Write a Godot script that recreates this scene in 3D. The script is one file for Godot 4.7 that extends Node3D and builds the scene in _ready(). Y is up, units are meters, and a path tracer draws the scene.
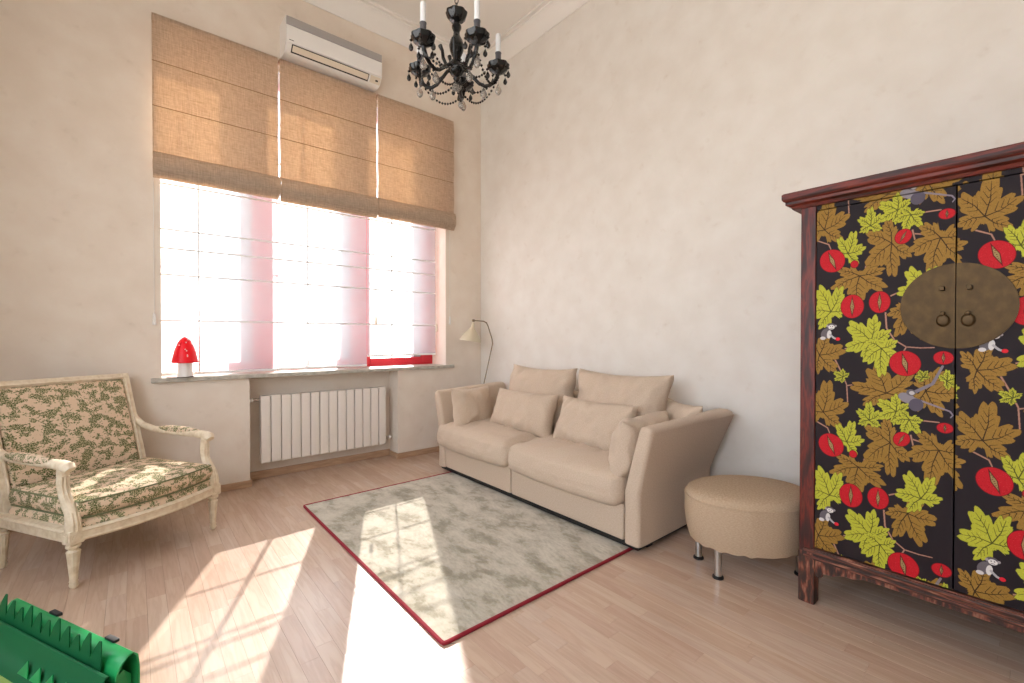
extends Node3D

# ---------------------------------------------------------------- mesh builder
class Shape:
	# a soup of triangles, counter-clockwise seen from outside; closed pieces are turned outward by their volume
	var v := PackedVector3Array()
	var uv := PackedVector2Array()
	var first := 0
	var xf := Transform3D.IDENTITY

	func at(t: Transform3D) -> Shape:
		xf = t
		return self

	func tri(a: Vector3, b: Vector3, c: Vector3, ua := Vector2.ZERO, ub := Vector2.ZERO, uc := Vector2.ZERO) -> void:
		v.append(xf * a); v.append(xf * b); v.append(xf * c)
		uv.append(ua); uv.append(ub); uv.append(uc)

	func quad(a: Vector3, b: Vector3, c: Vector3, d: Vector3, ua := Vector2.ZERO, ub := Vector2.ZERO, uc := Vector2.ZERO, ud := Vector2.ZERO) -> void:
		tri(a, b, c, ua, ub, uc)
		tri(a, c, d, ua, uc, ud)

	func done() -> Shape:
		var vol := 0.0
		var o := v[first] if v.size() > first else Vector3.ZERO
		for i in range(first, v.size(), 3):
			vol += (v[i] - o).dot((v[i + 1] - o).cross(v[i + 2] - o))
		if vol < 0.0:
			for i in range(first, v.size(), 3):
				var p := v[i + 1]
				v[i + 1] = v[i + 2]
				v[i + 2] = p
				var q := uv[i + 1]
				uv[i + 1] = uv[i + 2]
				uv[i + 2] = q
		first = v.size()
		return self

	func rbox(c: Vector3, s: Vector3, r := 0.004, n := 1, inner := 1, warp = null) -> Shape:
		# a box with rounded edges; inner = cells across the flat of each face; warp moves points
		var h := s / 2.0
		r = minf(r, minf(h.x, minf(h.y, h.z)) * 0.98)
		var axes := []
		for k in 3:
			var list := []
			for i in n + 1:
				list.append(-h[k] + r * (1.0 - cos(PI / 2 * i / n)) if n > 1 else -h[k] + r * i)
			for i in range(1, inner):
				list.append(lerpf(-h[k] + r, h[k] - r, float(i) / inner))
			for i in range(n, -1, -1):
				list.append(-list[i])
			axes.append(list)
		for k in 3:
			var a: Array = axes[(k + 1) % 3]
			var b: Array = axes[(k + 2) % 3]
			for side in [-1.0, 1.0]:
				var rows := []
				for i in a.size():
					var row := PackedVector3Array()
					for j in b.size():
						var p := Vector3.ZERO
						p[k] = h[k] * side
						p[(k + 1) % 3] = a[i]
						p[(k + 2) % 3] = b[j]
						var q := p.clamp(-h + Vector3.ONE * r, h - Vector3.ONE * r)
						var d := p - q
						p = q + d.normalized() * r
						p += c
						row.append(warp.call(p, d.normalized()) if warp != null else p)
					rows.append(row)
				for i in a.size() - 1:
					for j in b.size() - 1:
						if side > 0:
							quad(rows[i][j], rows[i + 1][j], rows[i + 1][j + 1], rows[i][j + 1])
						else:
							quad(rows[i][j], rows[i][j + 1], rows[i + 1][j + 1], rows[i + 1][j])
		return done()

	func box(lo: Vector3, hi: Vector3, r := 0.0) -> Shape:
		if r > 0:
			return rbox((lo + hi) / 2.0, hi - lo, r)
		var p := []
		for i in 8:
			p.append(Vector3(hi.x if i & 1 else lo.x, hi.y if i & 2 else lo.y, hi.z if i & 4 else lo.z))
		quad(p[0], p[2], p[3], p[1]); quad(p[4], p[5], p[7], p[6])
		quad(p[0], p[1], p[5], p[4]); quad(p[2], p[6], p[7], p[3])
		quad(p[0], p[4], p[6], p[2]); quad(p[1], p[3], p[7], p[5])
		return done()

	func cap_x(loop: PackedVector3Array, outward: float) -> void:
		# flat cap of a bent outline that lies across x
		var poly := PackedVector2Array()
		for p in loop:
			poly.append(Vector2(p.y, p.z))
		var idx := Geometry2D.triangulate_polygon(poly)
		for k in range(0, idx.size(), 3):
			var a := loop[idx[k]]
			var b := loop[idx[k + 1]]
			var c := loop[idx[k + 2]]
			if (b - a).cross(c - a).x * outward < 0:
				tri(a, c, b)
			else:
				tri(a, b, c)

	func loft(loops: Array, caps := true) -> Shape:
		var n: int = loops[0].size()
		for i in loops.size() - 1:
			for j in n:
				quad(loops[i][j], loops[i][(j + 1) % n], loops[i + 1][(j + 1) % n], loops[i + 1][j])
		if caps:
			for e in [0, loops.size() - 1]:
				var mid := Vector3.ZERO
				for p in loops[e]:
					mid += p
				mid /= n
				for j in n:
					if e == 0:
						tri(mid, loops[e][(j + 1) % n], loops[e][j])
					else:
						tri(mid, loops[e][j], loops[e][(j + 1) % n])
		return done()

	func lathe(profile: Array, segs := 20, lobes := 0, amp := 0.0) -> Shape:
		# profile of Vector2(radius, y) from bottom to top; lobes scallop it
		var loops := []
		for q in profile:
			var loop := PackedVector3Array()
			for j in segs:
				var t := TAU * j / segs
				var r: float = maxf(q.x, 0.0002) * (1.0 + (amp * absf(cos(lobes * t / 2.0)) if lobes else 0.0))
				loop.append(Vector3(cos(t) * r, q.y, sin(t) * r))
			loops.append(loop)
		return loft(loops)

	func tube(points: Array, radius, segs := 8) -> Shape:
		var loops := []
		var side := Vector3.ZERO
		for i in points.size():
			var dir: Vector3 = (points[mini(i + 1, points.size() - 1)] - points[maxi(i - 1, 0)]).normalized()
			if side == Vector3.ZERO:
				side = dir.cross(Vector3.UP if absf(dir.y) < 0.9 else Vector3.RIGHT).normalized()
			side = (side - dir * side.dot(dir)).normalized()
			var up := dir.cross(side)
			var r: float = radius[i] if radius is Array else radius
			var loop := PackedVector3Array()
			for j in segs:
				var t := TAU * j / segs
				loop.append(points[i] + (side * cos(t) + up * sin(t)) * r)
			loops.append(loop)
		return loft(loops)

	func prism(poly: PackedVector2Array, z0: float, z1: float) -> Shape:
		var n := poly.size()
		var idx := Geometry2D.triangulate_polygon(poly)
		for k in range(0, idx.size(), 3):
			var a := poly[idx[k]]
			var b := poly[idx[k + 1]]
			var c := poly[idx[k + 2]]
			if (b - a).cross(c - a) < 0:
				var s := b
				b = c
				c = s
			tri(Vector3(a.x, a.y, z1), Vector3(b.x, b.y, z1), Vector3(c.x, c.y, z1))
			tri(Vector3(a.x, a.y, z0), Vector3(c.x, c.y, z0), Vector3(b.x, b.y, z0))
		var cw := Geometry2D.is_polygon_clockwise(poly)
		for j in n:
			var a := poly[j]
			var b := poly[(j + 1) % n]
			if cw:
				var s := a
				a = b
				b = s
			quad(Vector3(a.x, a.y, z0), Vector3(b.x, b.y, z0), Vector3(b.x, b.y, z1), Vector3(a.x, a.y, z1))
		return done()

	func cushion(w: float, h: float, t: float, pinch: float, wrinkle: float, noise: FastNoiseLite, n := 22, p := 2.6, seed_ := 0.0) -> Shape:
		# a stuffed pillow in the xy plane, thick along z
		var rows := []
		for s in [1.0, -1.0]:
			var grid := []
			for i in n + 1:
				var row := PackedVector3Array()
				for j in n + 1:
					var a := sin((float(i) / n - 0.5) * PI) * 0.35 + (float(i) / n * 2.0 - 1.0) * 0.65
					var b := sin((float(j) / n - 0.5) * PI) * 0.35 + (float(j) / n * 2.0 - 1.0) * 0.65
					var x := a * w / 2 * (1.0 - pinch * (1.0 - b * b)) 
					var y := b * h / 2 * (1.0 - pinch * (1.0 - a * a))
					var k := pow(maxf(0.0, (1.0 - pow(absf(a), p)) * (1.0 - pow(absf(b), p))), 0.5)
					var z: float = s * (t / 2 * k + 0.004)
					if absf(a) > 0.999 or absf(b) > 0.999:
						z = 0.0
					else:
						z += s * wrinkle * noise.get_noise_3d(x * 420 + seed_, y * 260, s * 40 + seed_) * (0.4 + 0.6 * maxf(absf(a), absf(b)))
					row.append(Vector3(x, y, z))
				grid.append(row)
			for i in n:
				for j in n:
					if s > 0:
						quad(grid[i][j], grid[i + 1][j], grid[i + 1][j + 1], grid[i][j + 1])
					else:
						quad(grid[i][j], grid[i][j + 1], grid[i + 1][j + 1], grid[i + 1][j])
		return done()

	func mesh(angle := 40.0) -> ArrayMesh:
		var limit := cos(deg_to_rad(angle))
		var count := v.size()
		var fn := PackedVector3Array()
		fn.resize(count / 3)
		var around := {}
		for f in count / 3:
			var nrm := (v[f * 3 + 1] - v[f * 3]).cross(v[f * 3 + 2] - v[f * 3])
			fn[f] = nrm
			if nrm.length_squared() < 1e-18:
				continue
			for k in 3:
				var key := Vector3i((v[f * 3 + k] * 20000.0).round())
				if around.has(key):
					around[key].append(f)
				else:
					around[key] = [f]
		var pos := PackedVector3Array()
		var nor := PackedVector3Array()
		var tex := PackedVector2Array()
		for f in count / 3:
			var mine := fn[f].normalized()
			if fn[f].length_squared() < 1e-18:
				continue
			for k in [0, 2, 1]:
				var sum := Vector3.ZERO
				for g in around[Vector3i((v[f * 3 + k] * 20000.0).round())]:
					if fn[g].normalized().dot(mine) >= limit:
						sum += fn[g]
				pos.append(v[f * 3 + k])
				nor.append(sum.normalized() if sum.length_squared() > 1e-20 else mine)
				tex.append(uv[f * 3 + k])
		var arrays := []
		arrays.resize(Mesh.ARRAY_MAX)
		arrays[Mesh.ARRAY_VERTEX] = pos
		arrays[Mesh.ARRAY_NORMAL] = nor
		arrays[Mesh.ARRAY_TEX_UV] = tex
		var out := ArrayMesh.new()
		out.add_surface_from_arrays(Mesh.PRIMITIVE_TRIANGLES, arrays)
		return out


# ---------------------------------------------------------------- scene helpers
var M := {}
var rng := RandomNumberGenerator.new()
var fine := FastNoiseLite.new()
var used := {}

func numbered(called: String) -> String:
	var n: int = used.get(called, -1) + 1
	used[called] = n
	return called if n == 0 else "%s_%03d" % [called, n]

func thing(called: String, label: String, category: String, where := Vector3.ZERO, turn := 0.0, group := "") -> Node3D:
	var o := Node3D.new()
	o.name = numbered(called)
	add_child(o)
	o.position = where
	o.rotation.y = turn
	o.set_meta("label", label)
	o.set_meta("category", category)
	if group:
		o.set_meta("group", group)
	return o

func part(called: String, s: Shape, m: Material, parent: Node, label := "", angle := 40.0) -> MeshInstance3D:
	return put(called, s.mesh(angle), m, parent, label)

func put(called: String, mesh: Mesh, m: Material, parent: Node, label := "") -> MeshInstance3D:
	var o := MeshInstance3D.new()
	o.name = called
	o.mesh = mesh
	o.material_override = m
	parent.add_child(o, true)
	if label:
		o.set_meta("label", label)
	return o

func structure(called: String, label := "") -> Node3D:
	var o := Node3D.new()
	o.name = called
	add_child(o)
	o.set_meta("kind", "structure")
	if label:
		o.set_meta("label", label)
	return o

func solid(called: String, s: Shape, m: Material, label: String) -> MeshInstance3D:
	var o := part(called, s, m, self, label)
	o.set_meta("kind", "structure")
	return o

func rgb(r: float, g: float, b: float, a := 1.0) -> Color:
	return Color(r / 255.0, g / 255.0, b / 255.0, a)

func mat(called: String, c: Color, rough := 0.6, metal := 0.0, spec := 0.5) -> StandardMaterial3D:
	var m := StandardMaterial3D.new()
	m.resource_name = called
	m.albedo_color = c
	m.roughness = rough
	m.metallic = metal
	m.metallic_specular = spec
	M[called] = m
	return m

func ramp(stops: Array) -> Gradient:
	var g := Gradient.new()
	var offs := PackedFloat32Array()
	var cols := PackedColorArray()
	for s in stops:
		offs.append(s[0])
		cols.append(s[1])
	g.offsets = offs
	g.colors = cols
	return g

func noise_tex(freq: float, stops: Array, seed_ := 1, size := 512, kind := FastNoiseLite.TYPE_SIMPLEX_SMOOTH, octaves := 4, warp := 0.0, gain := 0.5) -> NoiseTexture2D:
	var n := FastNoiseLite.new()
	n.seed = seed_
	n.noise_type = kind
	n.frequency = freq
	n.fractal_octaves = octaves
	n.fractal_gain = gain
	if warp > 0:
		n.domain_warp_enabled = true
		n.domain_warp_amplitude = warp
		n.domain_warp_frequency = freq * 0.6
	var t := NoiseTexture2D.new()
	t.width = size
	t.height = size
	t.seamless = true
	t.noise = n
	if stops.size():
		t.color_ramp = ramp(stops)
	return t

func tri_map(m: StandardMaterial3D, scale: Vector3, world := false, offset := Vector3.ZERO) -> void:
	m.uv1_triplanar = true
	m.uv1_world_triplanar = world
	m.uv1_scale = scale
	m.uv1_offset = offset
	m.uv1_triplanar_sharpness = 4.0

func bump(m: StandardMaterial3D, t: Texture2D, cm: float) -> void:
	m.heightmap_enabled = true
	m.heightmap_texture = t
	m.heightmap_scale = cm

# ---------------------------------------------------------------- the room's measures (metres)
const WIN_Z := -4.107      # inner face of the window wall
const GLASS_Z := -4.42
const SIDE_X := 2.998      # inner face of the sofa wall
const LEFT_X := -1.15
const BACK_Z := 1.3
const CEIL := 4.25
const OPEN_L := 0.156
const OPEN_R := 2.54
const OPEN_T := 3.45
const SILL := 0.905
const NICHE_L := 0.712
const NICHE_R := 1.99
const NICHE_Z := -4.30
const SIDE_LO := 0.75
const SIDE_HI := 2.95
const SIDE_LIGHTS := [[-2.9, 1.1]]   # opening added to the left wall for side daylight, in z

func _ready() -> void:
	rng.seed = 7
	fine.seed = 3
	fine.frequency = 0.02
	fine.fractal_octaves = 3
	lens_and_light()
	materials()
	room()
	windows()
	sheer_blinds()
	roman_blinds()
	rug()
	sofa()
	cabinet()
	settee()
	pouf()
	radiator()
	air_conditioner()
	chandelier()
	floor_lamp()
	mushroom_lamp()
	green_toy()

func lens_and_light() -> void:
	var cam := Camera3D.new()
	cam.name = "camera"
	add_child(cam)
	cam.position = Vector3(0, 1.2, 0)
	cam.rotation_degrees = Vector3(-0.57, -40.1, 0)
	cam.fov = rad_to_deg(2.0 * atan(341.5 / 450.0))
	cam.near = 0.05
	cam.current = true
	var e := Environment.new()
	e.background_mode = Environment.BG_SKY
	var sky := Sky.new()
	var air := ProceduralSkyMaterial.new()
	air.sky_top_color = rgb(220, 230, 244)
	air.sky_horizon_color = rgb(236, 240, 247)
	air.ground_horizon_color = rgb(240, 240, 240)
	air.ground_bottom_color = rgb(232, 230, 228)
	air.sky_energy_multiplier = 2.12
	air.ground_energy_multiplier = 2.1
	air.use_debanding = false
	sky.sky_material = air
	e.sky = sky
	e.tonemap_mode = Environment.TONE_MAPPER_LINEAR
	e.tonemap_exposure = 1.07
	e.sdfgi_enabled = true
	e.ssao_enabled = true
	e.ssil_enabled = true
	var w := WorldEnvironment.new()
	w.name = "world"
	w.environment = e
	add_child(w)
	var sun := DirectionalLight3D.new()
	sun.name = "sun"
	add_child(sun)
	sun.look_at_from_position(Vector3.ZERO, Vector3(-0.45, -0.807, 1.0), Vector3.UP)
	sun.light_color = Color(1.0, 0.98, 0.955)
	sun.light_energy = 6.9
	sun.light_angular_distance = 0.55
	sun.sky_mode = DirectionalLight3D.SKY_MODE_LIGHT_ONLY
	sun.shadow_enabled = true

# ---------------------------------------------------------------- materials
func materials() -> void:
	var m: StandardMaterial3D
	# limewashed plaster: faint clouds, and small ochre scuffs over them
	m = mat("plaster", Color.WHITE, 0.9, 0, 0.25)
	m.albedo_texture = noise_tex(0.006, [[0.0, rgb(226, 218, 207)], [0.5, rgb(230, 223, 213)], [1.0, rgb(234, 228, 219)]], 11, 1024)
	tri_map(m, Vector3.ONE * 0.55, true)
	m.detail_enabled = true
	m.detail_blend_mode = BaseMaterial3D.BLEND_MODE_MIX
	m.detail_albedo = noise_tex(0.011, [[0.0, rgb(196, 176, 152, 0.0)], [0.74, rgb(196, 176, 152, 0.0)], [0.90, rgb(196, 176, 152, 0.10)], [1.0, rgb(178, 158, 132, 0.24)]], 23, 1024, FastNoiseLite.TYPE_SIMPLEX_SMOOTH, 4, 30.0)
	bump(m, noise_tex(0.02, [], 5, 512), 0.06)
	# warmer copy: the window wall's warm light is put into its colour
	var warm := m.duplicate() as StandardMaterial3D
	warm.resource_name = "plaster_warm_lit"
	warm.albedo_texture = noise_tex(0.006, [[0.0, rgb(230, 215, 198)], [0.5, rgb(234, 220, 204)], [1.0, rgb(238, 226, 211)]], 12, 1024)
	M["plaster_warm_lit"] = warm
	m = mat("ceiling_paint", rgb(240, 234, 226), 0.9, 0, 0.25)
	m = mat("white_paint", rgb(238, 235, 230), 0.45)
	m = mat("sill_stone", Color.WHITE, 0.4)
	m.albedo_texture = noise_tex(0.03, [[0.0, rgb(165, 158, 145)], [1.0, rgb(205, 199, 186)]], 31, 256)
	tri_map(m, Vector3.ONE * 2.0, true)
	# oak strips: one grain, several tones and places in it
	var grain := noise_tex(0.012, [[0.0, rgb(193, 166, 146)], [0.36, rgb(206, 179, 159)], [0.5, rgb(199, 172, 152)], [0.62, rgb(207, 181, 161)], [1.0, rgb(211, 186, 167)]], 41, 1024, FastNoiseLite.TYPE_SIMPLEX_SMOOTH, 5, 18.0)
	var tones := [rgb(255, 253, 250), rgb(251, 246, 242), rgb(253, 249, 244), rgb(246, 239, 235), rgb(252, 251, 250), rgb(249, 245, 240)]
	for i in tones.size():
		m = mat("oak_%d" % i, tones[i], 0.24, 0, 0.62)
		m.albedo_texture = grain
		bump(m, grain, 0.03)
		tri_map(m, Vector3(1.5, 1.0, 0.12), true, Vector3(i * 0.37, 0, i * 0.21))
	m = mat("oak_joint", rgb(120, 92, 74), 0.8)
	m = mat("skirting_oak", Color.WHITE, 0.4)
	m.albedo_texture = noise_tex(0.02, [[0.0, rgb(176, 140, 110)], [1.0, rgb(204, 168, 136)]], 43, 256)
	tri_map(m, Vector3(1.0, 6.0, 1.0), true)
	# window
	m = mat("red_paint", rgb(205, 36, 50), 0.4)
	m = mat("stile_paint", rgb(158, 158, 164), 0.45)
	m = mat("grey_paint", rgb(214, 214, 216), 0.45)
	m = mat("window_glass", rgb(250, 252, 252, 0.04), 0.03)
	m.transparency = BaseMaterial3D.TRANSPARENCY_ALPHA
	m = mat("voile", rgb(166, 165, 164, 0.46), 0.9, 0, 0.2)
	m.transparency = BaseMaterial3D.TRANSPARENCY_ALPHA
	m.backlight_enabled = true
	m.backlight = Color(1, 1, 1)
	m = mat("voile_rod", rgb(236, 235, 233), 0.7)
	# brown linen of the folded blinds
	var weave := ImageTexture.create_from_image(paint_weave())
	m = mat("brown_linen", Color.WHITE, 0.95, 0, 0.2)
	m.albedo_texture = weave
	tri_map(m, Vector3.ONE * 2.2)
	m.backlight_enabled = true
	m.backlight = Color(1.0, 0.96, 0.90)
	m = mat("brown_seam", rgb(172, 140, 108), 0.95, 0, 0.2)
	# sofa and pouf cloth
	var cloth := noise_tex(0.06, [[0.0, rgb(194, 172, 150)], [1.0, rgb(211, 191, 169)]], 61, 512)
	m = mat("sofa_cloth", Color.WHITE, 0.95, 0, 0.2)
	m.albedo_texture = cloth
	tri_map(m, Vector3.ONE * 3.0)
	bump(m, noise_tex(0.25, [], 62, 512), 0.04)
	m.rim_enabled = true
	m.rim = 0.25
	m.rim_tint = 0.6
	m = mat("sofa_piping", rgb(196, 172, 150), 0.95, 0, 0.2)
	m = mat("black_plastic", rgb(22, 20, 20), 0.5)
	m = mat("pouf_cloth", Color.WHITE, 0.95, 0, 0.2)
	m.albedo_texture = noise_tex(0.05, [[0.0, rgb(174, 149, 122)], [0.5, rgb(190, 165, 138)], [1.0, rgb(203, 180, 153)]], 63, 512)
	tri_map(m, Vector3(3.0, 9.0, 3.0))
	bump(m, noise_tex(0.2, [], 64, 512), 0.08)
	m = mat("steel", rgb(190, 188, 184), 0.28, 1.0)
	# rug: sage pile, worn and brushed in patches
	m = mat("rug_pile", Color.WHITE, 0.9, 0, 0.3)
	m.albedo_texture = noise_tex(0.008, [[0.0, rgb(134, 125, 104)], [0.3, rgb(156, 147, 126)], [0.46, rgb(182, 173, 154)], [0.7, rgb(199, 190, 172)], [1.0, rgb(206, 198, 181)]], 71, 1024, FastNoiseLite.TYPE_SIMPLEX_SMOOTH, 6, 40.0, 0.68)
	tri_map(m, Vector3(0.62, 0.62, 0.36), true)
	bump(m, noise_tex(0.12, [], 72, 512), 0.5)
	m.rim_enabled = true
	m.rim = 0.5
	m.rim_tint = 0.5
	m = mat("rug_binding", rgb(142, 26, 42), 0.85)
	# cabinet lacquer, worn through to wood; one for posts and one for rails
	var lac := [[0.0, rgb(48, 24, 20)], [0.3, rgb(84, 34, 24)], [0.48, rgb(128, 46, 30)], [0.6, rgb(154, 62, 38)], [0.72, rgb(104, 40, 28)], [1.0, rgb(186, 104, 68)]]
	m = mat("lacquer_upright", rgb(196, 172, 158), 0.48)
	m.albedo_texture = noise_tex(0.014, lac, 81, 512, FastNoiseLite.TYPE_SIMPLEX_SMOOTH, 5, 10.0)
	tri_map(m, Vector3(4, 0.5, 4))
	m = mat("lacquer_rail", rgb(200, 176, 160), 0.48)
	m.albedo_texture = M["lacquer_upright"].albedo_texture
	tri_map(m, Vector3(4, 5, 0.5))
	m = mat("lacquer_worn", Color.WHITE, 0.6)
	m.albedo_texture = noise_tex(0.02, [[0.0, rgb(36, 24, 20)], [0.45, rgb(66, 42, 32)], [0.62, rgb(112, 56, 40)], [0.8, rgb(150, 98, 74)], [1.0, rgb(178, 134, 106)]], 82, 512, FastNoiseLite.TYPE_SIMPLEX_SMOOTH, 5, 10.0)
	tri_map(m, Vector3(4, 0.9, 4.0))
	m = mat("lacquer_worn_rail", Color.WHITE, 0.6)
	m.albedo_texture = M["lacquer_worn"].albedo_texture
	tri_map(m, Vector3(4, 6, 0.7))
	m = mat("cabinet_dark", rgb(30, 22, 22), 0.6)
	var print_image := ImageTexture.create_from_image(paint_print())
	m = mat("leaf_print", Color.WHITE, 0.6, 0, 0.3)
	m.albedo_texture = print_image
	m = mat("old_brass", Color.WHITE, 0.42, 0.7)
	m.albedo_texture = noise_tex(0.02, [[0.0, rgb(58, 42, 20)], [0.5, rgb(67, 49, 24)], [1.0, rgb(78, 59, 30)]], 83, 512, FastNoiseLite.TYPE_SIMPLEX_SMOOTH, 5, 8.0)
	tri_map(m, Vector3(2, 1.6, 2.4))
	m = mat("brass_knob", rgb(78, 60, 36), 0.45, 0.7)
	# settee
	m = mat("cream_wood", Color.WHITE, 0.5)
	m.albedo_texture = noise_tex(0.03, [[0.0, rgb(214, 192, 160)], [0.5, rgb(230, 212, 184)], [1.0, rgb(238, 223, 198)]], 91, 256)
	tri_map(m, Vector3.ONE * 3.0)
	m = mat("toile", Color.WHITE, 0.9, 0, 0.25)
	m.albedo_texture = ImageTexture.create_from_image(paint_toile())
	tri_map(m, Vector3(1.5, 2.0, 1.5))
	m = mat("green_piping", rgb(120, 124, 88), 0.9)
	# white goods
	m = mat("radiator_enamel", rgb(238, 228, 216), 0.35)
	m = mat("chrome", rgb(200, 198, 194), 0.2, 1.0)
	m = mat("white_plastic", rgb(240, 236, 230), 0.4)
	m = mat("cream_plastic", rgb(228, 214, 192), 0.45)
	m = mat("grey_plastic", rgb(168, 162, 158), 0.45)
	m = mat("slot_dark", rgb(58, 50, 44), 0.7)
	# chandelier
	m = mat("black_glass", rgb(10, 9, 10), 0.12)
	m.metallic_specular = 0.5
	m = mat("smoke_glass", rgb(26, 23, 23), 0.08)
	m.metallic_specular = 0.5
	m = mat("crystal", rgb(196, 190, 182, 0.25), 0.03)
	m.refraction_enabled = true
	m.refraction_scale = 0.05
	m = mat("candle_white", rgb(236, 236, 236), 0.5)
	m = mat("candle_sleeve", rgb(84, 82, 86), 0.4)
	# lamps and toy
	m = mat("lamp_enamel", rgb(208, 194, 166), 0.3)
	m = mat("bronze_tube", rgb(130, 112, 88), 0.35, 0.8)
	m = mat("red_shade", rgb(226, 26, 44), 0.35)
	m.backlight_enabled = true
	m.backlight = Color(0.8, 0.1, 0.12)
	m = mat("white_dot", rgb(250, 224, 222), 0.5)
	m = mat("toy_green", Color.WHITE, 0.35)
	m.albedo_texture = noise_tex(0.01, [[0.0, rgb(16, 118, 62)], [0.5, rgb(26, 142, 76)], [1.0, rgb(44, 164, 94)]], 95, 256)
	tri_map(m, Vector3.ONE * 1.5)
	m = mat("toy_deep_green", rgb(7, 86, 46), 0.6, 0, 0.35)
	m = mat("toy_olive", rgb(138, 160, 84), 0.6)

# ---------------------------------------------------------------- painted prints
const TILE_W := 0.49
const TILE_H := 0.80
const TILE_PX := 1200.0
# kind (0 gold leaf, 1 lime leaf, 2 pomegranate), place across and down, width, height, turn
var PRINT_ITEMS := [[0, 0.041, 0.097, 0.149, 0.185, 10], [0, 0.247, 0.245, 0.139, 0.192, 235], [0, 0.16, 0.371, 0.168, 0.143, 185], [0, 0.402, 0.259, 0.146, 0.182, 195], [0, 0.043, 0.673, 0.137, 0.147, 75], [0, 0.242, 0.801, 0.192, 0.148, -20], [0, 0.393, 0.807, 0.134, 0.148, 90], [0, 0.332, 0.519, 0.133, 0.164, 150], [1, 0.128, 0.225, 0.092, 0.126, 20], [1, 0.198, 0.125, 0.076, 0.098, 0], [1, 0.27, 0.088, 0.096, 0.096, -60], [1, 0.319, 0.138, 0.078, 0.09, 200], [1, 0.349, 0.402, 0.12, 0.14, -30], [1, 0.051, 0.464, 0.135, 0.168, -30], [1, 0.184, 0.6, 0.142, 0.151, -50], [1, 0.236, 0.673, 0.105, 0.148, 180], [1, 0.1, 0.766, 0.054, 0.047, -60], [1, 0.437, 0.759, 0.059, 0.059, 60], [1, 0.36, 0.749, 0.039, 0.042, -30], [2, 0.066, 0.27, 0.089, 0.098, -20], [2, 0.301, 0.204, 0.048, 0.058, 25], [2, 0.425, 0.141, 0.044, 0.037, 0], [2, 0.138, 0.471, 0.078, 0.097, 0], [2, 0.229, 0.458, 0.067, 0.086, 0], [2, 0.309, 0.704, 0.093, 0.097, -12], [2, 0.419, 0.678, 0.054, 0.048, 0], [2, 0.145, 0.294, 0.025, 0.029, 0]]
var PRINT_BRANCHES := [[[0.248, 0.5], [0.252, 0.564], [0.277, 0.612], [0.313, 0.639], [0.354, 0.642], [0.393, 0.64]], [[0.078, 0.695], [0.103, 0.753], [0.121, 0.803], [0.125, 0.883]], [[0.005, 0.171], [0.053, 0.197], [0.061, 0.219]], [[0.331, 0.198], [0.376, 0.21], [0.399, 0.232]], [[0.328, 0.182], [0.34, 0.246]], [[0.353, 0.122], [0.409, 0.122]], [[0.284, 0.268], [0.331, 0.267]], [[0.113, 0.651], [0.138, 0.642], [0.165, 0.625]], [[0.263, 0.436], [0.309, 0.412]], [[0.186, 0.291], [0.179, 0.332]], [[0.304, 0.659], [0.313, 0.639]], [[0.121, 0.807], [0.139, 0.802]]]

func fill_poly(img: Image, poly: PackedVector2Array, c: Color) -> void:
	# scanlines in tile pixels, wrapped at the tile's edges
	var w := img.get_width()
	var h := img.get_height()
	var lo := poly[0].y
	var hi := poly[0].y
	for p in poly:
		lo = minf(lo, p.y)
		hi = maxf(hi, p.y)
	for y in range(floori(lo), ceili(hi) + 1):
		var xs := []
		for i in poly.size():
			var a := poly[i]
			var b := poly[(i + 1) % poly.size()]
			if (a.y <= y + 0.5) != (b.y <= y + 0.5):
				xs.append(a.x + (y + 0.5 - a.y) / (b.y - a.y) * (b.x - a.x))
		xs.sort()
		for k in range(0, xs.size() - 1, 2):
			var x0 := roundi(xs[k])
			var x1 := roundi(xs[k + 1])
			if x1 <= x0:
				continue
			var start := posmod(x0, w)
			var n := mini(x1 - x0, w)
			img.fill_rect(Rect2i(start, posmod(y, h), mini(n, w - start), 1), c)
			if start + n > w:
				img.fill_rect(Rect2i(0, posmod(y, h), start + n - w, 1), c)

func stroke(img: Image, pts: Array, width: float, c: Color, thin := 1.0) -> void:
	for i in pts.size() - 1:
		var a: Vector2 = pts[i]
		var b: Vector2 = pts[i + 1]
		var s := (b - a).orthogonal().normalized() * width / 2.0 * lerpf(1.0, thin, float(i) / (pts.size() - 1))
		var e := (b - a).orthogonal().normalized() * width / 2.0 * lerpf(1.0, thin, float(i + 1) / (pts.size() - 1))
		fill_poly(img, PackedVector2Array([a - s, a + s, b + e, b - e]), c)
		oval(img, b, e.length(), e.length(), 0, c, 8)

func oval(img: Image, p: Vector2, rx: float, ry: float, turn: float, c: Color, n := 28) -> void:
	var poly := PackedVector2Array()
	for i in n:
		poly.append(p + Vector2(cos(TAU * i / n) * rx, sin(TAU * i / n) * ry).rotated(turn))
	fill_poly(img, poly, c)

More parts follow.
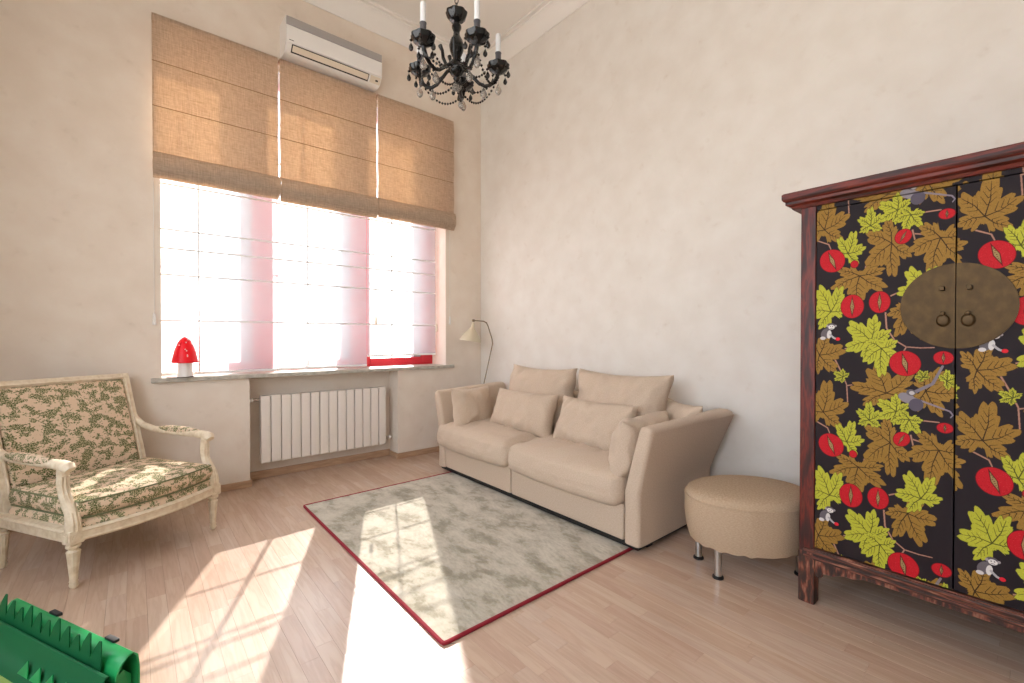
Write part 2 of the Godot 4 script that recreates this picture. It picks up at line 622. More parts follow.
func leaf(img: Image, p: Vector2, w: float, h: float, turn: float, fill: Color, dark: Color, bright: Color) -> void:
	# a vine leaf: five lobes with a toothed edge, its stalk at the origin end
	var turned := deg_to_rad(turn)
	var tips := [[0.0, 1.0], [0.95, 0.86], [-0.95, 0.86], [1.95, 0.66], [-1.95, 0.66]]
	var edge := PackedVector2Array()
	var n := 168
	for i in n:
		var t := -PI + TAU * i / n
		var r := 0.30
		for k in tips:
			var d: float = absf(t - k[0])
			r = maxf(r, k[1] * (1.0 - pow(clampf(d / 0.60, 0.0, 1.0), 1.4) * 0.58))
		r *= 0.88 + 0.19 * absf(sin(t * 10.5 + 0.4)) + rng.randf_range(-0.025, 0.025)
		if absf(t) > 2.75:
			r *= 0.45
		edge.append(Vector2(sin(t) * r, -cos(t) * r * 0.92 + 0.22))
	var size := Vector2(w * 1.36, h * 1.5) * 0.5 * 1.12
	var big := PackedVector2Array()
	var body := PackedVector2Array()
	for q in edge:
		var s := (q.rotated(turned)) * size
		body.append(p + s)
		big.append(p + s * (1.0 + 2.2 / maxf(s.length(), 6.0)))
	fill_poly(img, big, dark)
	fill_poly(img, body, fill)
	var root := Vector2(0, 0.22)
	# stipple
	for i in int(w * h * 0.035):
		var q := Vector2(rng.randf_range(-1, 1), rng.randf_range(-1, 1))
		if Geometry2D.is_point_in_polygon(q, edge):
			var s := p + q.rotated(turned) * size
			fill_poly(img, PackedVector2Array([s, s + Vector2(2, 0), s + Vector2(2, 2), s + Vector2(0, 2)]), bright if i % 3 else dark.lerp(fill, 0.45))
	for k in tips:
		var tip: Vector2 = root + Vector2(sin(k[0]), -cos(k[0]) * 0.92) * k[1] * 0.86
		var bend := Vector2(sin(k[0] + 1.57), -cos(k[0] + 1.57)) * 0.05
		var mid := root.lerp(tip, 0.5) + bend
		stroke(img, [p + root.rotated(turned) * size, p + mid.rotated(turned) * size, p + tip.rotated(turned) * size], 4.2, dark, 0.4)
		for j in 3:
			for side in [-1.0, 1.0]:
				var base := root.lerp(tip, 0.32 + j * 0.2)
				var twig: Vector2 = base + Vector2(sin(k[0] + side * 0.75), -cos(k[0] + side * 0.75)) * k[1] * (0.26 - j * 0.05)
				stroke(img, [p + base.rotated(turned) * size, p + twig.rotated(turned) * size], 2.4, dark, 0.5)

func paint_print() -> Image:
	var img := Image.create(int(TILE_W * TILE_PX), int(TILE_H * TILE_PX), false, Image.FORMAT_RGB8)
	img.fill(rgb(38, 30, 33))
	for b in PRINT_BRANCHES:
		var pts := []
		for q in b:
			pts.append(Vector2(q[0], q[1]) * TILE_PX)
		stroke(img, pts, 9.0, rgb(90, 62, 52), 0.7)
		stroke(img, pts, 6.0, rgb(172, 128, 108), 0.7)
	for q in PRINT_ITEMS:
		var p := Vector2(q[1], q[2]) * TILE_PX
		var w: float = q[3] * TILE_PX
		var h: float = q[4] * TILE_PX
		if q[0] == 0:
			leaf(img, p, w, h, q[5], rgb(150, 113, 48), rgb(56, 38, 20), rgb(172, 136, 68))
		elif q[0] == 1:
			leaf(img, p, w, h, q[5], rgb(180, 178, 54), rgb(78, 80, 28), rgb(198, 198, 84))
		else:
			var t := deg_to_rad(q[5])
			oval(img, p, w / 2 + 2.5, h / 2 + 2.5, t, rgb(110, 14, 22))
			oval(img, p, w / 2, h / 2, t, rgb(190, 26, 36))
			for i in int(w * h * 0.012):
				var a := rng.randf() * TAU
				var r := sqrt(rng.randf()) * 0.92
				var s := p + Vector2(cos(a) * r * w / 2, sin(a) * r * h / 2).rotated(t)
				fill_poly(img, PackedVector2Array([s, s + Vector2(2, 0), s + Vector2(2, 2), s + Vector2(0, 2)]), rgb(206, 54, 58) if i % 2 else rgb(158, 16, 26))
			if w > 45:
				var slit := PackedVector2Array()
				var core := PackedVector2Array()
				for i in 20:
					var a := TAU * i / 20
					var f := Vector2(cos(a) * w * 0.09 * (1.2 - absf(sin(a))), sin(a) * h * 0.47)
					slit.append(p + f.rotated(t))
					core.append(p + (f * 0.72).rotated(t))
				fill_poly(img, slit, rgb(92, 22, 22))
				fill_poly(img, core, rgb(158, 132, 84))
				for i in 9:
					var s := p + Vector2(rng.randf_range(-1, 1) * w * 0.03, (i / 8.0 - 0.5) * h * 0.6).rotated(t)
					oval(img, s, 2.6, 2.0, 0, rgb(96, 70, 48), 8)
	# two small grey monkeys: one crouching on a leaf, one reaching for a fruit
	var k := Vector2(0.055, 0.572) * TILE_PX
	oval(img, k + Vector2(-14, 16), 20, 30, 0.35, rgb(104, 96, 100))
	oval(img, k + Vector2(2, 20), 10, 22, 0.1, rgb(214, 208, 204))
	oval(img, k + Vector2(-26, 40), 12, 9, 0, rgb(206, 200, 198))
	stroke(img, [k + Vector2(4, 18), k + Vector2(22, 38), k + Vector2(30, 42)], 9, rgb(176, 170, 170))
	oval(img, k + Vector2(10, -22), 20, 17, 0, rgb(96, 88, 92))
	oval(img, k + Vector2(12, -18), 14, 12, 0, rgb(224, 218, 212))
	for s in [-1.0, 1.0]:
		oval(img, k + Vector2(12 + s * 18, -24), 5, 6, 0, rgb(160, 150, 150), 12)
		oval(img, k + Vector2(12 + s * 5, -21), 2.4, 2, 0, rgb(40, 34, 36), 10)
	stroke(img, [k + Vector2(6, -11), k + Vector2(18, -11)], 2, rgb(70, 58, 58))
	oval(img, k + Vector2(40, 44), 10, 9, 0, rgb(214, 36, 48))
	var b := Vector2(0.323, 0.83) * TILE_PX
	stroke(img, [Vector2(0.34, 0.813) * TILE_PX, Vector2(0.39, 0.778) * TILE_PX, Vector2(0.417, 0.71) * TILE_PX], 15, rgb(128, 118, 124), 0.6)
	stroke(img, [Vector2(0.335, 0.838) * TILE_PX, Vector2(0.39, 0.858) * TILE_PX, Vector2(0.438, 0.877) * TILE_PX, Vector2(0.446, 0.89) * TILE_PX, Vector2(0.440, 0.90) * TILE_PX], 9, rgb(136, 124, 134), 0.5)
	oval(img, b + Vector2(-8, 12), 34, 22, 0.5, rgb(138, 130, 136))
	oval(img, b + Vector2(24, 40), 26, 30, 0.2, rgb(92, 84, 96))
	oval(img, b + Vector2(6, -16), 17, 15, 0, rgb(104, 96, 100))
	oval(img, b + Vector2(9, -14), 10, 9, 0, rgb(190, 182, 180))
	return img

func paint_weave() -> Image:
	# slubby linen: uneven threads across and along
	var n := 512
	var img := Image.create(n, n, false, Image.FORMAT_RGB8)
	var a := FastNoiseLite.new()
	a.seed = 71
	a.frequency = 0.05
	var wide := rgb(234, 218, 198)
	var dark := rgb(194, 172, 148)
	for y in n:
		for x in n:
			var f := 0.5 + 0.55 * a.get_noise_2d(x * 0.12, y * 4.0) + 0.55 * a.get_noise_2d(x * 4.0 + 900, y * 0.12 + 400) + 0.2 * a.get_noise_2d(x * 0.5, y * 0.5)
			img.set_pixel(x, y, dark.lerp(wide, clampf(f, 0.0, 1.0)))
	return img

func paint_toile() -> Image:
	# cream cloth with islands of green foliage and little figures of scribbled leaves
	var n := 512
	var img := Image.create(n, n, false, Image.FORMAT_RGB8)
	var isle := FastNoiseLite.new()
	isle.seed = 5
	isle.frequency = 0.018
	isle.fractal_octaves = 2
	var twig := FastNoiseLite.new()
	twig.seed = 9
	twig.noise_type = FastNoiseLite.TYPE_SIMPLEX
	twig.frequency = 0.06
	twig.fractal_octaves = 3
	var a := isle.get_seamless_image(n, n)
	var b := twig.get_seamless_image(n, n)
	twig.seed = 10
	twig.frequency = 0.13
	var c := twig.get_seamless_image(n, n)
	var ground := rgb(226, 200, 172)
	for y in n:
		for x in n:
			var i := a.get_pixel(x, y).r
			var t := b.get_pixel(x, y).r
			var f := c.get_pixel(x, y).r
			var k := smoothstep(0.478, 0.545, i * 0.52 + t * 0.32 + f * 0.16)
			k *= 0.30 + 0.70 * smoothstep(0.36, 0.56, f)
			img.set_pixel(x, y, ground.lerp(rgb(86, 94, 56) if f > 0.5 else rgb(122, 126, 82), k))
	return img

# ---------------------------------------------------------------- the room
func room() -> void:
	var far := WIN_Z - 0.45
	# window wall with the opening and the radiator niche
	var s := Shape.new()
	s.box(Vector3(LEFT_X - 0.2, -0.1, far), Vector3(OPEN_L, CEIL + 0.2, WIN_Z))
	s.box(Vector3(OPEN_R, -0.1, far), Vector3(SIDE_X + 0.2, CEIL + 0.2, WIN_Z))
	s.box(Vector3(OPEN_L, OPEN_T, far), Vector3(OPEN_R, CEIL + 0.2, WIN_Z))
	s.box(Vector3(OPEN_L, -0.1, far), Vector3(NICHE_L, SILL - 0.033, WIN_Z))
	s.box(Vector3(NICHE_R, -0.1, far), Vector3(OPEN_R, SILL - 0.033, WIN_Z))
	s.box(Vector3(NICHE_L, -0.1, far), Vector3(NICHE_R, SILL - 0.033, NICHE_Z))
	solid("wall_window", s, M.plaster_warm_lit, "cream plaster wall with the wide window and radiator niche")
	s = Shape.new()
	s.box(Vector3(SIDE_X, -0.1, WIN_Z), Vector3(SIDE_X + 0.2, CEIL + 0.2, BACK_Z + 0.2))
	solid("wall_right", s, M.plaster, "cream mottled plaster wall behind the sofa")
	s = Shape.new()
	var cuts := [WIN_Z, SIDE_LIGHTS[0][0], SIDE_LIGHTS[0][1], BACK_Z + 0.2]
	for i in [0, 2]:
		s.box(Vector3(LEFT_X - 0.2, -0.1, cuts[i]), Vector3(LEFT_X, CEIL + 0.2, cuts[i + 1]))
	for q in SIDE_LIGHTS:
		s.box(Vector3(LEFT_X - 0.2, -0.1, q[0]), Vector3(LEFT_X, SIDE_LO, q[1]))
		s.box(Vector3(LEFT_X - 0.2, SIDE_HI, q[0]), Vector3(LEFT_X, CEIL + 0.2, q[1]))
	solid("wall_left", s, M.plaster, "cream plaster wall behind the settee")
	s = Shape.new()
	s.box(Vector3(LEFT_X, -0.1, BACK_Z), Vector3(SIDE_X, CEIL + 0.2, BACK_Z + 0.2))
	solid("wall_back", s, M.plaster, "cream plaster wall facing the window")
	s = Shape.new()
	s.box(Vector3(LEFT_X, CEIL, WIN_Z), Vector3(SIDE_X, CEIL + 0.2, BACK_Z))
	solid("ceiling", s, M.ceiling_paint, "pale ceiling")
	# plaster cornice: a cove with two fillets
	var prof := PackedVector2Array([Vector2(0, -0.18), Vector2(0.008, -0.18), Vector2(0.010, -0.16), Vector2(0.022, -0.12), Vector2(0.045, -0.075), Vector2(0.075, -0.045), Vector2(0.10, -0.034), Vector2(0.10, -0.02), Vector2(0.135, -0.02), Vector2(0.135, 0), Vector2(0, 0)])
	var c := Shape.new()
	c.at(Transform3D(Basis(Vector3(0, 0, 1), Vector3(0, 1, 0), Vector3(-1, 0, 0)), Vector3(0, CEIL, WIN_Z))).prism(prof, -SIDE_X, -LEFT_X)
	solid("trim_1", c, M.ceiling_paint, "moulded cornice above the window wall")
	c = Shape.new()
	c.at(Transform3D(Basis(Vector3(-1, 0, 0), Vector3(0, 1, 0), Vector3(0, 0, -1)), Vector3(SIDE_X, CEIL, 0))).prism(prof, -BACK_Z, -WIN_Z)
	solid("trim_2", c, M.ceiling_paint, "moulded cornice above the sofa wall")
	# skirting
	for a in [["baseboard_window", Vector3(LEFT_X, 0, WIN_Z), Vector3(NICHE_L + 0.012, 0.055, WIN_Z + 0.014), "oak skirting left of the radiator niche"],
			["baseboard_pier", Vector3(NICHE_R - 0.012, 0, WIN_Z), Vector3(SIDE_X - 0.014, 0.055, WIN_Z + 0.014), "oak skirting between the niche and the corner"],
			["baseboard_niche", Vector3(NICHE_L, 0, NICHE_Z), Vector3(NICHE_R, 0.065, NICHE_Z + 0.014), "oak skirting at the back of the radiator niche"],
			["baseboard_right", Vector3(SIDE_X - 0.014, 0, WIN_Z + 0.014), Vector3(SIDE_X, 0.055, BACK_Z), "oak skirting along the sofa wall"]]:
		s = Shape.new()
		s.box(a[1], a[2], 0.004)
		if a[0] == "baseboard_niche":
			s.box(Vector3(NICHE_L, 0, NICHE_Z + 0.014), Vector3(NICHE_L + 0.012, 0.055, WIN_Z), 0.003)
			s.box(Vector3(NICHE_R - 0.012, 0, NICHE_Z + 0.014), Vector3(NICHE_R, 0.055, WIN_Z), 0.003)
		solid(a[0], s, M.skirting_oak, a[3])
	# the stone sill
	s = Shape.new()
	s.box(Vector3(0.095, SILL - 0.033, WIN_Z - 0.30), Vector3(2.628, SILL, WIN_Z + 0.035), 0.005)
	solid("trim_3", s, M.sill_stone, "stone window sill over the radiator")
	oak_floor()

func oak_floor() -> void:
	var f := structure("floor", "pale oak strip floor")
	var s := Shape.new()
	s.box(Vector3(LEFT_X, -0.1, NICHE_Z), Vector3(SIDE_X, -0.0125, BACK_Z))
	part("subfloor", s, M.oak_joint, f)
	var lengths := [0.26, 0.34, 0.42, 0.52, 0.64]
	var shapes := []
	for l in lengths:
		s = Shape.new()
		s.rbox(Vector3(0, -0.006, 0), Vector3(0.0697, 0.012, l - 0.0004), 0.0006)
		shapes.append(s.mesh())
	var fwd := Vector3(sin(deg_to_rad(40.1)), 0, -cos(deg_to_rad(40.1)))
	var right := Vector3(cos(deg_to_rad(40.1)), 0, sin(deg_to_rad(40.1)))
	var all := []
	var x := LEFT_X + 0.035
	while x < SIDE_X - 0.03:
		var z := BACK_Z - rng.randf() * 0.3
		while z > (NICHE_Z if x > NICHE_L - 0.04 and x < NICHE_R + 0.04 else WIN_Z):
			var k := rng.randi() % 5
			var l: float = lengths[k]
			var mid := Vector3(x, 0, z - l / 2)
			var depth := mid.dot(fwd)
			var across := mid.dot(right)
			var seen := depth > 1.2 and absf(across / depth) < 1.2
			all.append([-l / (depth * depth * depth) if seen else 1.0, mid, k, rng.randi() % 6])
			z -= l
		x += 0.07
	all.sort_custom(func(a, b): return a[0] < b[0])
	for i in mini(300, all.size()):
		var o := put("strip", shapes[all[i][2]], M["oak_%d" % all[i][3]], f)
		o.position = all[i][1]
	# the farther strips, past the limit, joined tone by tone into one part
	var rest := ArrayMesh.new()
	var tools := []
	for i in 6:
		var st := SurfaceTool.new()
		st.begin(Mesh.PRIMITIVE_TRIANGLES)
		tools.append(st)
	for i in range(300, all.size()):
		tools[all[i][3]].append_from(shapes[all[i][2]], 0, Transform3D(Basis.IDENTITY, all[i][1]))
	for i in 6:
		rest = tools[i].commit(rest)
		rest.surface_set_material(i, M["oak_%d" % i])
	var o := MeshInstance3D.new()
	o.name = "farther_strips"
	o.mesh = rest
	o.set_meta("kind", "stuff")
	f.add_child(o)

func windows() -> void:
	# three lights between red posts: glass edges in x
	var lights := [[0.176, 0.70], [0.99, 1.545], [1.83, 2.315]]
	var z0 := GLASS_Z - 0.045
	var z1 := GLASS_Z + 0.035
	var lo := 0.985
	var hi := OPEN_T - 0.04
	var edges := [OPEN_L, 0.985, 1.825, OPEN_R]
	for i in 3:
		var w := structure("window_%d" % (i + 1), ["window light beside the mushroom lamp", "middle window light above the radiator", "window light beside the corner"][i])
		var l: float = lights[i][0]
		var r: float = lights[i][1]
		var s := Shape.new()
		s.box(Vector3(edges[i], SILL - 0.03, z0), Vector3(l, OPEN_T, z1), 0.004) if l - edges[i] > 0.003 else null
		s.box(Vector3(l, hi, z0), Vector3(r, OPEN_T, z1), 0.004)
		s.box(Vector3(l, SILL - 0.03, z0), Vector3(r + 0.085, lo, z1), 0.004)
		s.box(Vector3(r + 0.085, SILL - 0.03, z0), Vector3(edges[i + 1], OPEN_T, z1), 0.004)
		part("frame", s, M.red_paint, w, "red painted frame")
		s = Shape.new()
		s.box(Vector3(r, lo, z0), Vector3(r + 0.085, OPEN_T, z1 - 0.012), 0.004)
		part("casement", s, M.stile_paint, w, "grey painted stile")
		var mid := (l + r) / 2.0
		s = Shape.new()
		s.box(Vector3(mid - 0.0045, lo, GLASS_Z - 0.006), Vector3(mid + 0.0045, hi, GLASS_Z + 0.006), 0.002)
		part("glazing_bar", s, M.grey_paint, w)
		var rows := [lo, 1.90, 2.68, hi]
		for k in 2:
			s = Shape.new()
			s.box(Vector3(l, rows[k + 1] - 0.005, GLASS_Z - 0.006), Vector3(r, rows[k + 1] + 0.005, GLASS_Z + 0.006), 0.002)
			part("glazing_bar", s, M.grey_paint, w)
		for k in 3:
			for h in 2:
				s = Shape.new()
				s.box(Vector3([l, mid + 0.0045][h], rows[k] + 0.007, GLASS_Z - 0.002), Vector3([mid - 0.0045, r][h], rows[k + 1] - 0.007, GLASS_Z + 0.002))
				part("pane", s, M.window_glass, w)

	# unseen plain window, added in the left wall to bring side daylight
	for q in SIDE_LIGHTS:
		plain_window("window_4", "unseen wide plain window added in the left wall for side daylight", Transform3D(Basis(Vector3.UP, PI / 2), Vector3(LEFT_X - 0.15, 0, (q[0] + q[1]) / 2)), q[1] - q[0])

func plain_window(called: String, label: String, where: Transform3D, width: float) -> void:
	var w := structure(called, label)
	w.transform = where
	var h := width / 2
	var lo := SIDE_LO
	var s := Shape.new()
	for x in [-h, -0.035, h - 0.07]:
		s.box(Vector3(x, lo, -0.03), Vector3(x + 0.07, SIDE_HI, 0.03), 0.004)
	for q in [[-h + 0.07, -0.035], [0.035, h - 0.07]]:
		s.box(Vector3(q[0], lo, -0.03), Vector3(q[1], lo + 0.08, 0.03), 0.004)
		s.box(Vector3(q[0], SIDE_HI - 0.06, -0.03), Vector3(q[1], SIDE_HI, 0.03), 0.004)
	part("frame", s, M.white_paint, w)
	for q in [[-h + 0.07, -0.035], [0.035, h - 0.07]]:
		s = Shape.new()
		s.box(Vector3(q[0], lo + 0.08, -0.002), Vector3(q[1], SIDE_HI - 0.06, 0.002))
		part("pane", s, M.window_glass, w)

func sheer_blinds() -> void:
	var spans := [[0.158, 0.932, 0.922], [0.935, 1.713, 0.926], [1.717, 2.466, 1.017]]
	var says := ["white sheer voile blind behind the mushroom lamp", "white sheer voile blind over the middle of the window", "white sheer voile blind ending above the bare red frame by the corner"]
	for i in 3:
		var l: float = spans[i][0]
		var r: float = spans[i][1]
		var b: float = spans[i][2]
		var z := -4.195
		var t := thing("sheer_blind", says[i], "blind", Vector3((l + r) / 2, b, z), 0, "sheer voile blinds in the window")
		var w := (r - l) / 2
		var s := Shape.new()
		s.box(Vector3(-w, 0, -0.0006), Vector3(w, 3.43 - b, 0.0006))
		part("voile", s, M.voile, t)
		for y in [1.322, 1.662, 1.857, 1.997, 2.33, 2.66, 2.99]:
			s = Shape.new()
			s.rbox(Vector3(0, y - b, 0.004), Vector3(w * 2, 0.013, 0.005), 0.002)
			part("rod_pocket", s, M.voile_rod, t)
		s = Shape.new()
		s.box(Vector3(-w, -0.006, -0.005), Vector3(w, 0.012, 0.005), 0.002)
		part("bottom_bar", s, M.voile_rod, t)
		var cord_x: float = [0.389, 1.180, 1.970][i] - (l + r) / 2
		s = Shape.new()
		s.box(Vector3(cord_x - 0.0055, 0.012, 0.001), Vector3(cord_x + 0.0055, 3.43 - b, 0.004))
		part("lift_tape", s, M.voile_rod, t)
		s = Shape.new()
		s.box(Vector3(-w, 3.43 - b, -0.02), Vector3(w, 3.448 - b, 0.02), 0.003)
		part("head_rail", s, M.white_paint, t)
	# pull cords with their weights
	for a in [[1.765, 1.36, -4.10, "cream_plastic", "white pull cord with cream weight before the corner window light"], [2.435, 1.30, -4.12, "cream_plastic", "white pull cord with cream weight at the window reveal"], [2.585, 1.375, -4.098, "white_plastic", "white pull cord with white weight on the wall by the corner lamp"], [0.117, 1.33, -4.098, "white_plastic", "white pull cord hanging on the wall above the mushroom lamp sill"]]:
		var t := thing("pull_cord", a[4], "cord", Vector3(a[0], a[1], a[2]), 0, "blind pull cords")
		var top: float = 2.40 - a[1]
		var s := Shape.new()
		s.tube([Vector3(0, 0.04, 0), Vector3(0, top, 0)], 0.0018, 6)
		part("cord", s, M.white_plastic, t)
		s = Shape.new()
		s.lathe([Vector2(0.002, -0.045), Vector2(0.011, -0.042), Vector2(0.012, -0.03), Vector2(0.009, 0.03), Vector2(0.003, 0.045)], 10)
		part("weight", s, M[a[3]], t)

func roman_blinds() -> void:
	var spans := [[0.113, 0.914], [0.928, 1.750], [1.763, 2.600]]
	var says := ["brown linen roman blind beside the air conditioner, above the mushroom lamp", "brown linen roman blind directly under the air conditioner", "brown linen roman blind next to the room corner"]
	var top := 3.472
	for i in 3:
		var l: float = spans[i][0]
		var r: float = spans[i][1]
		var drop: float = [0.0, 0.012, -0.004][i]
		var t := thing("roman_blind", says[i], "blind", Vector3((l + r) / 2, 2.33, -4.05), 0, "brown linen roman blinds")
		var w := (r - l) / 2
		# the hanging cloth, bellied between its battens
		var front := []
		var ys := [3.472, 3.14, 2.826, 2.50]
		for k in 3:
			for j in 8:
				var f := j / 8.0
				front.append(Vector2(0.006 + 0.010 * sin(PI * f), lerpf(ys[k], ys[k + 1], f) - 2.33))
		front.append(Vector2(0.006, 2.47 - 2.33))
		var poly := PackedVector2Array()
		for q in front:
			poly.append(Vector2(q.x, q.y))
		front.reverse()
		for q in front:
			poly.append(Vector2(q.x - 0.003, q.y))
		var turn := Transform3D(Basis(Vector3(0, 0, 1), Vector3(0, 1, 0), Vector3(-1, 0, 0)), Vector3.ZERO)
		var s := Shape.new()
		s.at(turn).prism(poly, -w, w)
		part("cloth", s, M.brown_linen, t)
		for y in [3.14, 2.826]:
			s = Shape.new()
			s.tube([Vector3(-w, y - 2.33, 0.0085), Vector3(w, y - 2.33, 0.0085)], 0.0028, 6)
			part("batten_seam", s, M.brown_seam, t)
		# the stack of gathered folds at the foot, one behind the other
		for k in 4:
			var y0: float = [0.034, 0.016, 0.002, -0.012][k] - drop
			var zf: float = [0.052, 0.040, 0.028, 0.016][k]
			var fold := PackedVector2Array()
			var upper: float = [0.172, 0.12, 0.11, 0.10][k]
			for q in [Vector2(zf - 0.036, upper), Vector2(zf - 0.012, upper - 0.012), Vector2(zf, upper - 0.045), Vector2(zf + 0.002, y0 + 0.03), Vector2(zf, y0 + 0.006), Vector2(zf - 0.004, y0), Vector2(zf - 0.008, y0 + 0.006), Vector2(zf - 0.007, y0 + 0.03), Vector2(zf - 0.008, upper - 0.045), Vector2(zf - 0.018, upper - 0.018), Vector2(zf - 0.038, upper - 0.005)]:
				fold.append(q)
			var o := 0.009 - k * 0.003
			s = Shape.new()
			s.at(turn).prism(fold, -w - (o if i == 0 else 0.0), w + (o if i == 2 else 0.0))
			part("fold", s, M.brown_linen, t)
		s = Shape.new()
		s.box(Vector3(-w, top - 2.33 - 0.03, -0.045), Vector3(w, top - 2.33 + 0.002, 0.002), 0.002)
		part("head_rail", s, M.brown_linen, t)

func rug() -> void:
	var c := Vector3(1.562, 0, -2.435)
	var w := 0.647
	var l := 0.935
	var t := thing("rug", "sage grey distressed pile rug with a dark red bound edge", "rug", c)
	var s := Shape.new()
	s.rbox(Vector3(0, 0.006, 0), Vector3(w * 2 - 0.012, 0.011, l * 2 - 0.012), 0.003, 1, 30, func(p: Vector3, n: Vector3) -> Vector3:
		return p + Vector3(0, maxf(0.0, n.y) * 0.0012 * fine.get_noise_2d(p.x * 900, p.z * 900), 0))
	part("pile", s, M.rug_pile, t)
	s = Shape.new()
	var loop := []
	for q in [[-1, -1], [1, -1], [1, 1], [-1, 1]]:
		var corner := Vector3(q[0] * w, 0.007, q[1] * l)
		var nx := Vector3(-q[0], 0, 0) * 0.02
		var nz := Vector3(0, 0, -q[1]) * 0.02
		var a := nx if q[0] * q[1] < 0 else nz
		var b := nz if q[0] * q[1] < 0 else nx
		loop.append_array([corner + a, corner + (a + b) * 0.15, corner + b])
	loop.append(loop[0])
	s.tube(loop, 0.0085, 8)
	part("binding", s, M.rug_binding, t, "dark red bound edge")

func arm_loop(x: float, foot_in: float, foot_out: float, top_in: float, top_out: float, knee: float, top: float) -> PackedVector3Array:
	# section of a sofa arm at x; foot and top in z, a rounded head
	var loop := PackedVector3Array()
	var r := 0.03
	loop.append(Vector3(x, 0.046, foot_in))
	loop.append(Vector3(x, 0.046, foot_out))
	loop.append(Vector3(x, knee - 0.05, foot_out))
	loop.append(Vector3(x, knee, lerpf(foot_out, top_out, 0.02)))
	loop.append(Vector3(x, knee + 0.05, lerpf(foot_out, top_out, 0.14)))
	loop.append(Vector3(x, lerpf(knee, top, 0.6), lerpf(foot_out, top_out, 0.64)))
	loop.append(Vector3(x, top - r, top_out))
	loop.append(Vector3(x, top - r * 0.3, lerpf(top_out, top_in, 0.10)))
	loop.append(Vector3(x, top, lerpf(top_out, top_in, 0.32)))
	loop.append(Vector3(x, top, lerpf(top_out, top_in, 0.68)))
	loop.append(Vector3(x, top - r * 0.3, lerpf(top_out, top_in, 0.90)))
	loop.append(Vector3(x, top - r, top_in))
	loop.append(Vector3(x, lerpf(knee, top, 0.6), lerpf(foot_in, top_in, 0.64)))
	loop.append(Vector3(x, knee, foot_in))
	return loop

